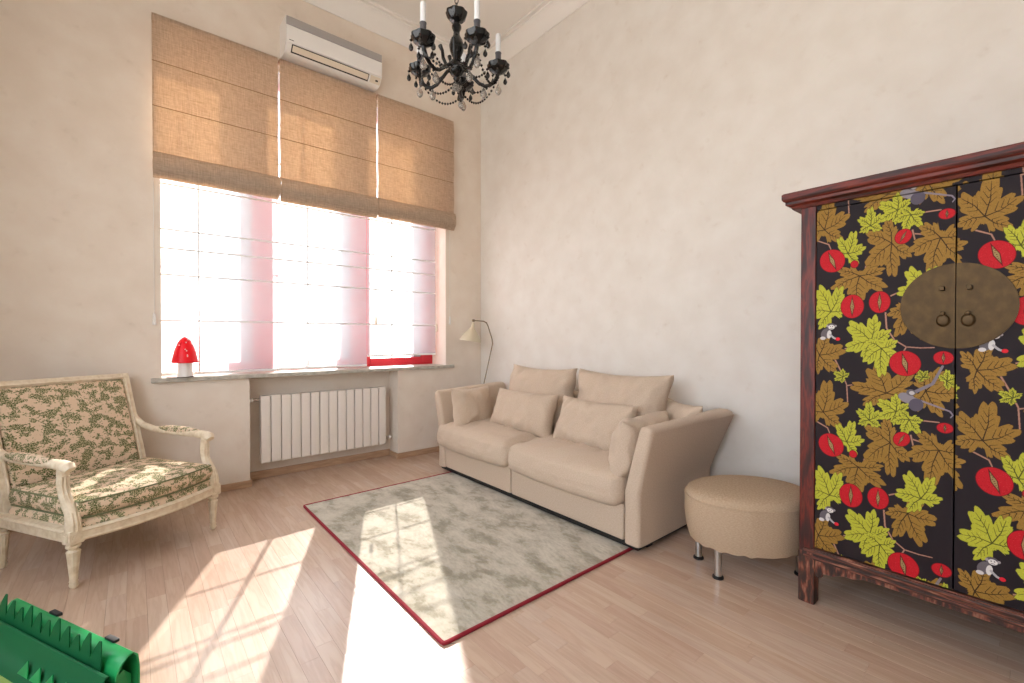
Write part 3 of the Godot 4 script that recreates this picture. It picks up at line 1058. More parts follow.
func sofa() -> void:
	var o := Vector3(2.1, 0, -2.475)      # front edge, middle
	var t := thing("sofa", "beige two-seat sofa with flared arms against the plaster wall", "sofa", o)
	var s: Shape
	var half := 1.055
	# arms
	for side in [1.0, -1.0]:
		var loops := []
		var xs := [0.0, 0.008, 0.025, 0.25, 0.5, 0.79, 0.81, 0.82]
		for i in xs.size():
			var g: float = [0.022, 0.008, 0.0, 0.0, 0.0, 0.0, 0.006, 0.02][i]
			var f: float = xs[i] / 0.82
			loops.append(arm_loop(xs[i], side * (half - 0.105 + g), side * (half - g), side * (half + lerpf(-0.015, 0.025, f) + g), side * (half + lerpf(0.078, 0.155, f) - g), 0.34, lerpf(0.712, 0.742, f) - g))
		s = Shape.new()
		if side > 0:
			for q in loops:
				q.reverse()
		s.loft(loops, false)
		s.cap_x(loops[0], -1.0)
		s.cap_x(loops[-1], 1.0)
		part("arm", s, M.sofa_cloth, t, "", 50)
	# two base boxes with a shadow gap
	for a in [[-0.945, -0.052], [-0.044, 0.945]]:
		s = Shape.new()
		s.rbox(Vector3(0.42, 0.153, (a[0] + a[1]) / 2), Vector3(0.82, 0.209, a[1] - a[0]), 0.014, 2)
		part("base", s, M.sofa_cloth, t)
	# low black plinth feet
	for z in [-0.98, -0.06, 0.98]:
		for x in [0.16, 0.74]:
			s = Shape.new()
			s.box(Vector3(x - 0.03, 0, z - 0.04), Vector3(x + 0.03, 0.034, z + 0.04), 0.004)
			part("foot", s, M.black_plastic, t)
	# black plinth set back under the base
	s = Shape.new()
	s.box(Vector3(0.02, 0.020, -1.03), Vector3(0.80, 0.052, 1.035), 0.003)
	part("plinth", s, M.black_plastic, t)
	# back
	s = Shape.new()
	s.rbox(Vector3(0.77, 0.40, 0), Vector3(0.16, 0.66, 1.90), 0.05, 3, 4, func(p: Vector3, _n: Vector3) -> Vector3:
		return p + Vector3(0.06 * (p.y - 0.07) / 0.66 - 0.02, 0, 0))
	part("back", s, M.sofa_cloth, t)
	# seat cushions, crowned and softly creased
	for k in 2:
		var z0: float = [-1.04, -0.048][k]
		var z1: float = [-0.052, 0.945][k]
		var mid := Vector3(0.31, 0.335, (z0 + z1) / 2)
		var size := Vector3(0.72, 0.19, z1 - z0)
		s = Shape.new()
		s.rbox(mid, size, 0.075, 5, 24, func(p: Vector3, n: Vector3) -> Vector3:
			if p.x > 0.0:
				p.z = maxf(p.z, -0.955)      # the cushion wraps round the front of the arm
			var q := (p - mid) / (size / 2)
			var crown := (1.0 - q.x * q.x) * (1.0 - q.z * q.z)
			var front := clampf(-q.x, 0.0, 1.0)
			p.y += maxf(0.0, n.y) * (0.035 * crown) - 0.03 * front * front * (1.0 - q.z * q.z * 0.5) * (1.0 if n.y < 0.5 else 0.35)
			p.y += maxf(0.0, n.y) * 0.024 * fine.get_noise_3d(p.x * 300, 11 + k * 50, p.z * 800)
			p.x += minf(0.0, n.x) * (0.015 * (1.0 - q.z * q.z) + 0.012 * fine.get_noise_2d(p.z * 500 + k * 99, p.y * 300))
			return p)
		part("seat_cushion", s, M.sofa_cloth, t, "", 60)
	# the two tall back cushions lean on the back
	for a in [[-0.36, 0.80], [0.475, 0.82]]:
		s = Shape.new()
		s.at(Transform3D(Basis.from_euler(Vector3(0, -PI / 2, 0)) * Basis.from_euler(Vector3(-0.16, 0, 0)), Vector3(0.60, 0.672, a[0]))).cushion(a[1], 0.56, 0.28, 0.11, 0.036, fine, 38, 3.0, a[0] * 300.0)
		var c := part("back_cushion", s, M.sofa_cloth, t, "", 60)
		c.set_meta("label", "tall back cushion with pointed corners")
	# loose small pillows
	for a in [["small square beige pillow propped against the sofa's window-side arm", Vector3(2.33, 0.57, -3.325), 0.08, -0.14, 0.44, 0.36, 0.18],
			["beige lumbar pillow beside the square pillow on the window-side seat", Vector3(2.475, 0.575, -2.80), -PI / 2 + 0.04, -0.30, 0.72, 0.36, 0.20],
			["beige lumbar pillow in the middle of the seat nearer the pouf", Vector3(2.475, 0.575, -2.06), -PI / 2 - 0.05, -0.32, 0.71, 0.37, 0.20],
			["beige pillow leaning on the inside of the arm by the pouf", Vector3(2.36, 0.55, -1.585), PI + 0.10, -0.20, 0.56, 0.36, 0.23],
			["beige pillow tucked in the sofa corner behind the arm by the pouf", Vector3(2.74, 0.59, -1.56), -PI / 2 - 0.5, -0.25, 0.40, 0.38, 0.15]]:
		var p := thing("throw_pillow", a[0], "pillow", a[1], a[2], "loose pillows on the sofa")
		s = Shape.new()
		s.at(Transform3D(Basis.from_euler(Vector3(a[3], 0, 0)), Vector3.ZERO)).cushion(a[4], a[5], a[6], 0.09, 0.034, fine, 36, 2.9, a[4] * 1000.0)
		part("pillow", s, M.sofa_cloth, p, "", 60)

func cabinet() -> void:
	var o := Vector3(2.318, 0, -0.216)     # front face, middle between the doors
	var t := thing("cabinet", "tall red lacquered wooden cabinet with dark leaf and pomegranate print doors", "cabinet", o)
	var s: Shape
	var d := 0.66
	var w := 0.505
	# four posts down to the floor
	for z in [-w, w - 0.06]:
		for x in [0.0, d - 0.06]:
			s = Shape.new()
			s.box(Vector3(x, 0.0, z), Vector3(x + 0.06, 1.785, z + 0.06), 0.007)
			part("post", s, M.lacquer_upright, t)
			s = Shape.new()
			s.box(Vector3(x - 0.003, 0.0, z - 0.003), Vector3(x + 0.063, 0.235, z + 0.063), 0.008)
			part("foot", s, M.lacquer_worn, t, "scuffed foot worn to bare wood")
	# carcass
	for z in [-w + 0.012, w - 0.03]:
		s = Shape.new()
		s.box(Vector3(0.05, 0.2, z), Vector3(d - 0.05, 1.78, z + 0.018))
		part("side_panel", s, M.lacquer_upright, t)
	s = Shape.new()
	s.box(Vector3(d - 0.03, 0.2, -w + 0.05), Vector3(d - 0.015, 1.78, w - 0.05))
	part("back_panel", s, M.cabinet_dark, t)
	s = Shape.new()
	s.box(Vector3(0.04, 0.2, -w + 0.05), Vector3(d - 0.03, 0.22, w - 0.05))
	part("floor_board", s, M.cabinet_dark, t)
	# stepped cornice board
	var prof := PackedVector2Array([Vector2(0.03, 1.78), Vector2(-0.012, 1.78), Vector2(-0.018, 1.792), Vector2(-0.034, 1.80), Vector2(-0.034, 1.812), Vector2(-0.042, 1.818), Vector2(-0.046, 1.826), Vector2(-0.046, 1.846), Vector2(-0.040, 1.852), Vector2(0.03, 1.852)])
	s = Shape.new()
	var loops := []
	for q in prof.slice(1, 9):
		var k: float = q.x
		loops.append(PackedVector3Array([Vector3(k, q.y, -w + k - 0.018), Vector3(k, q.y, w - k + 0.018), Vector3(d + 0.01, q.y, w - k + 0.018), Vector3(d + 0.01, q.y, -w + k - 0.018)]))
	s.loft(loops)
	part("cornice", s, M.lacquer_rail, t, "stepped lacquered cornice", 20)
	# print-covered strip over the doors
	s = Shape.new()
	printed(s, 0.006, 0.03, -w + 0.06, w - 0.06, 1.762, 1.785, 0.0)
	part("frieze", s, M.leaf_print, t)
	# doors
	for k in 2:
		var z0: float = [-0.443, 0.0025][k]
		var z1: float = [-0.0025, 0.443][k]
		s = Shape.new()
		printed(s, 0.004, 0.028, z0, z1, 0.262, 1.757, 0.486 if k else 0.0)
		var door := part("door", s, M.leaf_print, t, "door covered in leaf and pomegranate print")
		# half of the round brass plate
		var sign: float = [-1.0, 1.0][k]
		var plate := PackedVector2Array()
		for i in 33:
			var a := PI * i / 32.0 - PI / 2
			plate.append(Vector2(sign * (cos(a) * 0.155 + 0.0015), sin(a) * 0.157 + 1.315))
		s = Shape.new()
		s.at(Transform3D(Basis(Vector3(0, 0, 1), Vector3(0, 1, 0), Vector3(-1, 0, 0)), Vector3(0.004, 0, 0))).prism(plate, 0.0, 0.006)
		part("brass_plate", s, M.old_brass, door, "half-round aged brass lock plate")
		s = Shape.new()
		s.box(Vector3(-0.026, 1.372, sign * 0.036 - 0.007), Vector3(-0.001, 1.388, sign * 0.036 + 0.007), 0.002)
		part("lock_peg", s, M.brass_knob, door)
		s = Shape.new()
		s.at(Transform3D(Basis.IDENTITY, Vector3(-0.014, 1.288, sign * 0.033))).rbox(Vector3.ZERO, Vector3(0.028, 0.012, 0.012), 0.003)
		part("pull_stud", s, M.brass_knob, door)
		s = Shape.new()
		s.at(Transform3D(Basis(Vector3(0, 1, 0), Vector3(-1, 0, 0), Vector3(0, 0, 1)), Vector3(-0.011, 1.262, sign * 0.033)).scaled_local(Vector3(1.25, 1, 1))).lathe([Vector2(0.001, -0.005), Vector2(0.016, -0.004), Vector2(0.019, 0.0), Vector2(0.016, 0.004), Vector2(0.012, 0.006), Vector2(0.001, 0.0065)], 18)
		part("pull_drop", s, M.brass_knob, door)
	# lower rail with beads, and a carved apron
	s = Shape.new()
	s.box(Vector3(-0.004, 0.205, -w + 0.055), Vector3(0.03, 0.257, w - 0.055), 0.004)
	s.box(Vector3(-0.012, 0.236, -w + 0.02), Vector3(0.01, 0.252, w - 0.02), 0.006)
	s.box(Vector3(-0.010, 0.212, -w + 0.02), Vector3(0.01, 0.224, w - 0.02), 0.005)
	part("lower_rail", s, M.lacquer_worn_rail, t, "beaded lower rail")
	var apron := PackedVector2Array([Vector2(-w + 0.06, 0.206), Vector2(-w + 0.06, 0.135), Vector2(-w + 0.075, 0.128), Vector2(-w + 0.088, 0.135), Vector2(-w + 0.092, 0.152), Vector2(-w + 0.13, 0.156), Vector2(-w + 0.15, 0.166), Vector2(-w + 0.17, 0.172), Vector2(-w + 0.20, 0.172), Vector2(-w + 0.24, 0.186), Vector2(w - 0.24, 0.186), Vector2(w - 0.20, 0.172), Vector2(w - 0.17, 0.172), Vector2(w - 0.13, 0.156), Vector2(w - 0.092, 0.152), Vector2(w - 0.088, 0.135), Vector2(w - 0.075, 0.128), Vector2(w - 0.06, 0.135), Vector2(w - 0.06, 0.206)])
	s = Shape.new()
	s.at(Transform3D(Basis(Vector3(0, 0, 1), Vector3(0, 1, 0), Vector3(-1, 0, 0)), Vector3(0.025, 0, 0))).prism(apron, 0.0, 0.018)
	part("apron", s, M.lacquer_worn, t, "carved scrolled apron")

func printed(s: Shape, x0: float, x1: float, z0: float, z1: float, y0: float, y1: float, shift: float) -> void:
	# a board whose faces carry the print at its true size
	var lay := func(z: float, y: float) -> Vector2:
		return Vector2((z - 0.21 + 0.661 - shift) / TILE_W, (1.80 - y - (0.04 if shift > 0 else 0.0)) / TILE_H)
	var a := Vector3(x0, y0, z0)
	var b := Vector3(x0, y0, z1)
	var c := Vector3(x0, y1, z1)
	var e := Vector3(x0, y1, z0)
	var k := Vector3(x1 - x0, 0, 0)
	var ua: Vector2 = lay.call(z0, y0)
	var ub: Vector2 = lay.call(z1, y0)
	var uc: Vector2 = lay.call(z1, y1)
	var ue: Vector2 = lay.call(z0, y1)
	s.quad(a, b, c, e, ua, ub, uc, ue)
	s.quad(a + k, e + k, c + k, b + k, ua, ue, uc, ub)
	s.quad(a, e, e + k, a + k, ua, ue, ue, ua)
	s.quad(b, b + k, c + k, c, ub, ub, uc, uc)
	s.quad(e, c, c + k, e + k, ue, uc, uc, ue)
	s.quad(a, a + k, b + k, b, ua, ua, ub, ub)
	s.done()

func settee() -> void:
	var t := thing("settee", "cream carved wooden settee upholstered in green toile foliage print", "settee", Vector3(0.0755, 0, -3.1665), deg_to_rad(31.0))
	var s: Shape
	var w := 0.35
	var back := -0.585
	var bow := 0.055
	# legs: turned, tapered, under carved blocks
	for q in [[-w, 0.0], [w, 0.0], [-w, back], [w, back]]:
		s = Shape.new()
		s.at(Transform3D(Basis.IDENTITY, Vector3(q[0], 0, q[1]))).lathe([Vector2(0.010, 0.0), Vector2(0.014, 0.006), Vector2(0.017, 0.016), Vector2(0.014, 0.028), Vector2(0.017, 0.034), Vector2(0.014, 0.040), Vector2(0.017, 0.08), Vector2(0.024, 0.168), Vector2(0.026, 0.178), Vector2(0.018, 0.184), Vector2(0.018, 0.192), Vector2(0.027, 0.198), Vector2(0.027, 0.208), Vector2(0.02, 0.216)], 24, 12, 0.07)
		var leg := part("leg", s, M.cream_wood, t)
		s = Shape.new()
		s.rbox(Vector3(q[0], 0.248, q[1]), Vector3(0.062, 0.066, 0.062), 0.006)
		part("corner_block", s, M.cream_wood, leg)
		for f in [Vector3(0, 0, 1), Vector3(signf(q[0]), 0, 0)]:
			s = Shape.new()
			var up := Vector3.UP
			s.at(Transform3D(Basis(f.cross(up).normalized(), f, up), Vector3(q[0], 0.248, q[1]) + f * 0.030)).lathe([Vector2(0.022, 0.0), Vector2(0.022, 0.004), Vector2(0.016, 0.003), Vector2(0.013, 0.006), Vector2(0.005, 0.006), Vector2(0.001, 0.008)], 20, 8, 0.08)
			part("rosette", s, M.cream_wood, leg)
	# seat rails; the front one is bowed
	var front := []
	for i in 25:
		var f := i / 24.0 * 2 - 1
		front.append(Vector3(f * (w - 0.02), 0.252, bow * (1 - f * f) + 0.004))
	var rails := []
	for p in front:
		rails.append(rail_loop(p, 0.030, 0.025))
	s = Shape.new()
	s.loft(rails)
	for i in [0.272, 0.234]:
		var bead := []
		for p in front:
			bead.append(Vector3(p.x, i, p.z + 0.025))
		s.tube(bead, 0.006, 6)
	part("front_rail", s, M.cream_wood, t)
	for x in [-w, w]:
		s = Shape.new()
		s.rbox(Vector3(x, 0.252, back / 2), Vector3(0.05, 0.06, -back - 0.05), 0.006)
		s.tube([Vector3(x + signf(x) * 0.025, 0.272, back), Vector3(x + signf(x) * 0.025, 0.272, 0)], 0.006, 6)
		part("side_rail", s, M.cream_wood, t)
	s = Shape.new()
	s.rbox(Vector3(0, 0.252, back), Vector3(w * 2 - 0.05, 0.06, 0.045), 0.006)
	part("back_rail", s, M.cream_wood, t)
	# upholstered seat deck and the loose cushion
	s = Shape.new()
	s.loft([seat_loop(0.262, w - 0.012, back + 0.03, bow, 0.0), seat_loop(0.30, w - 0.014, back + 0.03, bow, 0.0), seat_loop(0.318, w - 0.024, back + 0.04, bow, -0.012), seat_loop(0.322, w - 0.06, back + 0.06, bow, -0.05)])
	part("seat_deck", s, M.toile, t)
	s = Shape.new()
	s.loft([seat_loop(0.316, w - 0.075, back + 0.07, bow, -0.055), seat_loop(0.318, w - 0.035, back + 0.045, bow, -0.02), seat_loop(0.334, w - 0.018, back + 0.03, bow, -0.002), seat_loop(0.365, w - 0.012, back + 0.025, bow, 0.006), seat_loop(0.396, w - 0.018, back + 0.03, bow, 0.0), seat_loop(0.412, w - 0.03, back + 0.04, bow, -0.014), seat_loop(0.424, w - 0.09, back + 0.09, bow, -0.08), seat_loop(0.432, w - 0.19, back + 0.18, bow, -0.17)])
	var cushion := part("seat_cushion", s, M.toile, t, "loose cushion in green toile", 60)
	for y in [0.405, 0.325]:
		var pipe := []
		for p in seat_loop(y, w - 0.021, back + 0.033, bow, -0.003):
			pipe.append(p)
		pipe.append(pipe[0])
		s = Shape.new()
		s.tube(pipe, 0.004, 6)
		part("piping", s, M.green_piping, cushion)
	# back frame, leaning: a panel between two stiles and two rails
	var lean := Transform3D(Basis.from_euler(Vector3(-0.30, 0, 0)), Vector3(0, 0.27, back))
	var bw := w - 0.022
	for x in [-bw, bw]:
		s = Shape.new()
		s.at(lean).rbox(Vector3(x, 0.352, 0), Vector3(0.042, 0.724, 0.045), 0.008)
		s.at(lean).tube([Vector3(x - signf(x) * 0.008, 0.10, 0.024), Vector3(x - signf(x) * 0.008, 0.67, 0.024)], 0.006, 6)
		part("back_stile", s, M.cream_wood, t)
	for y in [0.693, 0.10]:
		s = Shape.new()
		s.at(lean).rbox(Vector3(0, y, 0), Vector3(bw * 2 - 0.03, 0.042, 0.043), 0.008)
		s.at(lean).tube([Vector3(-bw + 0.02, y - 0.008, 0.024), Vector3(bw - 0.02, y - 0.008, 0.024)], 0.006, 6)
		part("crest_rail" if y > 0.3 else "lower_back_rail", s, M.cream_wood, t)
	s = Shape.new()
	s.at(lean * Transform3D(Basis.IDENTITY, Vector3(0, 0.396, 0.006))).rbox(Vector3.ZERO, Vector3(bw * 2 - 0.045, 0.555, 0.05), 0.018, 3, 10, func(p: Vector3, n: Vector3) -> Vector3:
		return p + Vector3(0, 0, n.z * 0.022 * (1 - pow(p.x / bw, 2)) * (1 - pow(p.y / 0.27, 2))))
	part("back_upholstery", s, M.toile, t)
	# arms: swept down from the stile, padded, on a curved stump
	for x in [-1.0, 1.0]:
		var pts := []
		var rad := []
		for q in [[-0.020, 0.70, -0.715, 0.017], [-0.012, 0.655, -0.690, 0.018], [0.0, 0.615, -0.640, 0.019], [0.008, 0.592, -0.56, 0.02], [0.012, 0.583, -0.46, 0.02], [0.012, 0.582, -0.29, 0.021], [0.008, 0.585, -0.14, 0.023], [0.004, 0.582, -0.07, 0.027], [0.002, 0.575, -0.030, 0.029], [0.0, 0.562, -0.018, 0.022]]:
			pts.append(Vector3(x * (w + q[0]), q[1], q[2]))
			rad.append(q[3])
		s = Shape.new()
		s.tube(pts, rad, 12)
		var arm := part("arm", s, M.cream_wood, t)
		s = Shape.new()
		var stump := []
		var srad := []
		for q in [[0.0, 0.278, 0.0, 0.031], [0.0, 0.32, 0.0, 0.030], [0.0, 0.36, -0.010, 0.027], [0.0, 0.40, -0.042, 0.024], [0.0, 0.44, -0.066, 0.022], [0.002, 0.49, -0.076, 0.022], [0.002, 0.53, -0.072, 0.023], [0.002, 0.575, -0.062, 0.025]]:
			stump.append(Vector3(x * (w + q[0]), q[1], q[2]))
			srad.append(q[3])
		s.tube(stump, srad, 12)
		for k in [-1, 0, 1]:
			var flute := []
			for i in stump.size() - 1:
				flute.append(stump[i] + Vector3(k * 0.013, 0, srad[i] * (0.93 if k == 0 else 0.80)))
			s.tube(flute, 0.006, 6)
		part("arm_stump", s, M.cream_wood, arm, "fluted curved arm support")
		s = Shape.new()
		var pad := []
		var prad := []
		for i in 9:
			var f := i / 8.0
			pad.append(Vector3(x * (w + 0.015), 0.597, lerpf(-0.50, -0.14, f)))
			prad.append(0.026 * pow(maxf(0.02, sin(PI * clampf(f, 0.03, 0.97))), 0.3))
		s.tube(pad, prad, 12)
		part("arm_pad", s, M.toile, arm, "green toile arm pad")

func rail_loop(p: Vector3, hy: float, hz: float) -> PackedVector3Array:
	var c := 0.006
	return PackedVector3Array([p + Vector3(0, -hy, -hz), p + Vector3(0, -hy, hz - c), p + Vector3(0, -hy + c, hz), p + Vector3(0, hy - c, hz), p + Vector3(0, hy, hz - c), p + Vector3(0, hy, -hz)])

func seat_loop(y: float, w: float, back: float, bow: float, grow: float) -> PackedVector3Array:
	var loop := PackedVector3Array()
	for i in 17:
		var f := i / 16.0 * 2 - 1
		loop.append(Vector3(f * w, y, bow * (1 - f * f) + grow + 0.012))
	for i in 8:
		loop.append(Vector3(w, y, lerpf(grow, back, (i + 1) / 9.0)))
	for i in 17:
		loop.append(Vector3(w * (1 - i / 8.0), y, back))
	for i in 8:
		loop.append(Vector3(-w, y, lerpf(back, grow, (i + 1) / 9.0)))
	return loop

func pouf() -> void:
	var t := thing("pouf", "oval tan cloth pouf with steel legs between the sofa and the cabinet", "pouf", Vector3(2.455, 0, -1.0), deg_to_rad(-36))
	var a := 0.318
	var b := 0.245
	var loops := []
	for q in [[0.150, 0.86], [0.152, 0.925], [0.170, 0.945], [0.22, 0.985], [0.29, 1.01], [0.36, 1.008], [0.372, 1.0], [0.385, 0.995], [0.400, 0.965], [0.412, 0.90], [0.420, 0.78], [0.425, 0.55], [0.427, 0.2]]:
		var loop := PackedVector3Array()
		for j in 64:
			var r := TAU * j / 64
			var k: float = q[1] * (1.0 + (0.006 * fine.get_noise_2d(j * 40.0, q[0] * 700) if q[0] < 0.41 else 0.0))
			var sag := 0.010 * fine.get_noise_1d(j * 25.0) + 0.004 * sin(r * 22) if q[0] < 0.165 else 0.0
			loop.append(Vector3(cos(r) * a * k, q[0] + sag, sin(r) * b * k))
		loops.append(loop)
	var s := Shape.new()
	s.loft(loops)
	part("cover", s, M.pouf_cloth, t, "", 60)
	s = Shape.new()
	var seam := []
	for j in 65:
		var r := TAU * j / 64
		seam.append(Vector3(cos(r) * a * 1.004, 0.376, sin(r) * b * 1.004))
	s.tube(seam, 0.004, 6)
	part("seam", s, M.pouf_cloth, t)
	for q in [[-0.215, 0.10], [-0.215, -0.10], [0.215, 0.10], [0.215, -0.10]]:
		s = Shape.new()
		s.at(Transform3D(Basis.IDENTITY, Vector3(q[0], 0, q[1]))).lathe([Vector2(0.018, 0.012), Vector2(0.018, 0.165)], 18)
		var leg := part("leg", s, M.steel, t)
		s = Shape.new()
		s.at(Transform3D(Basis.IDENTITY, Vector3(q[0], 0, q[1]))).lathe([Vector2(0.026, 0.0), Vector2(0.027, 0.004), Vector2(0.026, 0.010), Vector2(0.019, 0.014)], 18)
		part("foot", s, M.black_plastic, leg)

func radiator() -> void:
	var t := thing("radiator", "white sectional radiator in the niche under the window", "radiator", Vector3(1.35, 0.152, -4.215))
	var n := 14
	var pitch := 0.0785
	var sh := Shape.new()
	sh.rbox(Vector3(0, 0.28, 0.012), Vector3(0.0735, 0.56, 0.068), 0.008, 2)
	sh.box(Vector3(-0.012, 0.03, -0.045), Vector3(0.012, 0.53, -0.022), 0.003)
	var mesh := sh.mesh()
	for i in n:
		var o := put("section", mesh, M.radiator_enamel, t)
		o.position.x = (i - (n - 1) / 2.0) * pitch
	var s := Shape.new()
	for y in [0.05, 0.51]:
		s.tube([Vector3(-n * pitch / 2 + 0.01, y, -0.01), Vector3(n * pitch / 2 - 0.01, y, -0.01)], 0.018, 10)
	part("header_tube", s, M.radiator_enamel, t)
	var e := n * pitch / 2
	s = Shape.new()
	s.tube([Vector3(-e, 0.525, -0.005), Vector3(-e - 0.045, 0.525, -0.005)], 0.012, 10)
	s.tube([Vector3(-e - 0.04, 0.525, -0.084), Vector3(-e - 0.04, 0.525, -0.005)], 0.009, 10)
	var v := part("valve", s, M.chrome, t)
	s = Shape.new()
	s.at(Transform3D(Basis(Vector3(0, 1, 0), Vector3(-1, 0, 0), Vector3(0, 0, 1)), Vector3(-e - 0.045, 0.525, -0.005))).lathe([Vector2(0.012, 0.0), Vector2(0.016, 0.004), Vector2(0.016, 0.026), Vector2(0.011, 0.03)], 14)
	part("valve_cap", s, M.white_plastic, v)
	s = Shape.new()
	s.tube([Vector3(e, 0.05, -0.005), Vector3(e + 0.05, 0.05, -0.005)], 0.012, 10)
	s.tube([Vector3(e + 0.035, 0.05, -0.084), Vector3(e + 0.035, 0.05, -0.005)], 0.009, 10)
	v = part("valve", s, M.chrome, t)
	s = Shape.new()
	s.at(Transform3D(Basis(Vector3(0, -1, 0), Vector3(1, 0, 0), Vector3(0, 0, 1)), Vector3(e + 0.045, 0.05, -0.005))).lathe([Vector2(0.012, 0.0), Vector2(0.016, 0.004), Vector2(0.016, 0.022), Vector2(0.011, 0.026)], 14)
	part("valve_cap", s, M.white_plastic, v)

func air_conditioner() -> void:
	var t := thing("air_conditioner", "white wall-mounted air conditioner above the linen blinds", "air conditioner", Vector3(1.345, 3.5, WIN_Z))
	var w := 0.40
	var turn := Transform3D(Basis(Vector3(0, 0, 1), Vector3(0, 1, 0), Vector3(-1, 0, 0)), Vector3.ZERO)
	var s := Shape.new()
	s.at(turn).prism(PackedVector2Array([Vector2(0, 0.0), Vector2(0.10, -0.008), Vector2(0.15, 0.0), Vector2(0.195, 0.05), Vector2(0.198, 0.07), Vector2(0.198, 0.25), Vector2(0.185, 0.268), Vector2(0.0, 0.275)]), -w, w)
	part("body", s, M.white_plastic, t)
	s = Shape.new()
	s.rbox(Vector3(0, 0.118, 0.203), Vector3(w * 2 - 0.004, 0.135, 0.014), 0.005, 2)
	var panel := part("front_panel", s, M.white_plastic, t)
	s = Shape.new()
	s.box(Vector3(-w + 0.02, 0.066, 0.209), Vector3(-w + 0.055, 0.071, 0.2108))
	part("maker_mark", s, M.slot_dark, panel, "tiny dark maker's mark")
	s = Shape.new()
	s.rbox(Vector3(0, 0.222, 0.201), Vector3(w * 2 - 0.004, 0.066, 0.012), 0.004, 2)
	part("grille_band", s, M.grey_plastic, t, "grey upper band")
	# outlet under the front edge: dark slot and swing flap
	var slope := Transform3D(Basis(Vector3(1, 0, 0), Vector3(0, 0.743, 0.669), Vector3(0, -0.669, 0.743)), Vector3(0, 0.025, 0.1735))
	s = Shape.new()
	s.at(slope).box(Vector3(-w + 0.045, -0.032, -0.004), Vector3(w - 0.115, 0.032, 0.0025), 0.001)
	part("outlet_slot", s, M.slot_dark, t)
	s = Shape.new()
	s.at(slope).rbox(Vector3(-0.035, 0.003, 0.006), Vector3(w * 2 - 0.175, 0.046, 0.006), 0.002)
	part("flap", s, M.cream_plastic, t)
	s = Shape.new()
	s.at(slope).box(Vector3(w - 0.10, -0.03, -0.002), Vector3(w - 0.006, 0.03, 0.003), 0.001)
	var d := part("display_panel", s, M.cream_plastic, t)
	s = Shape.new()
	s.at(slope).box(Vector3(w - 0.052, -0.008, 0.003), Vector3(w - 0.028, 0.006, 0.0045))
	part("display_window", s, M.slot_dark, d)

func drop(s: Shape, p: Vector3, k: float) -> void:
	s.at(Transform3D(Basis.IDENTITY.scaled(Vector3.ONE * k), p)).lathe([Vector2(0.0005, -0.040), Vector2(0.006, -0.037), Vector2(0.011, -0.029), Vector2(0.011, -0.021), Vector2(0.006, -0.010), Vector2(0.0015, -0.002), Vector2(0.0008, 0.0)], 8)
	s.at(Transform3D.IDENTITY)

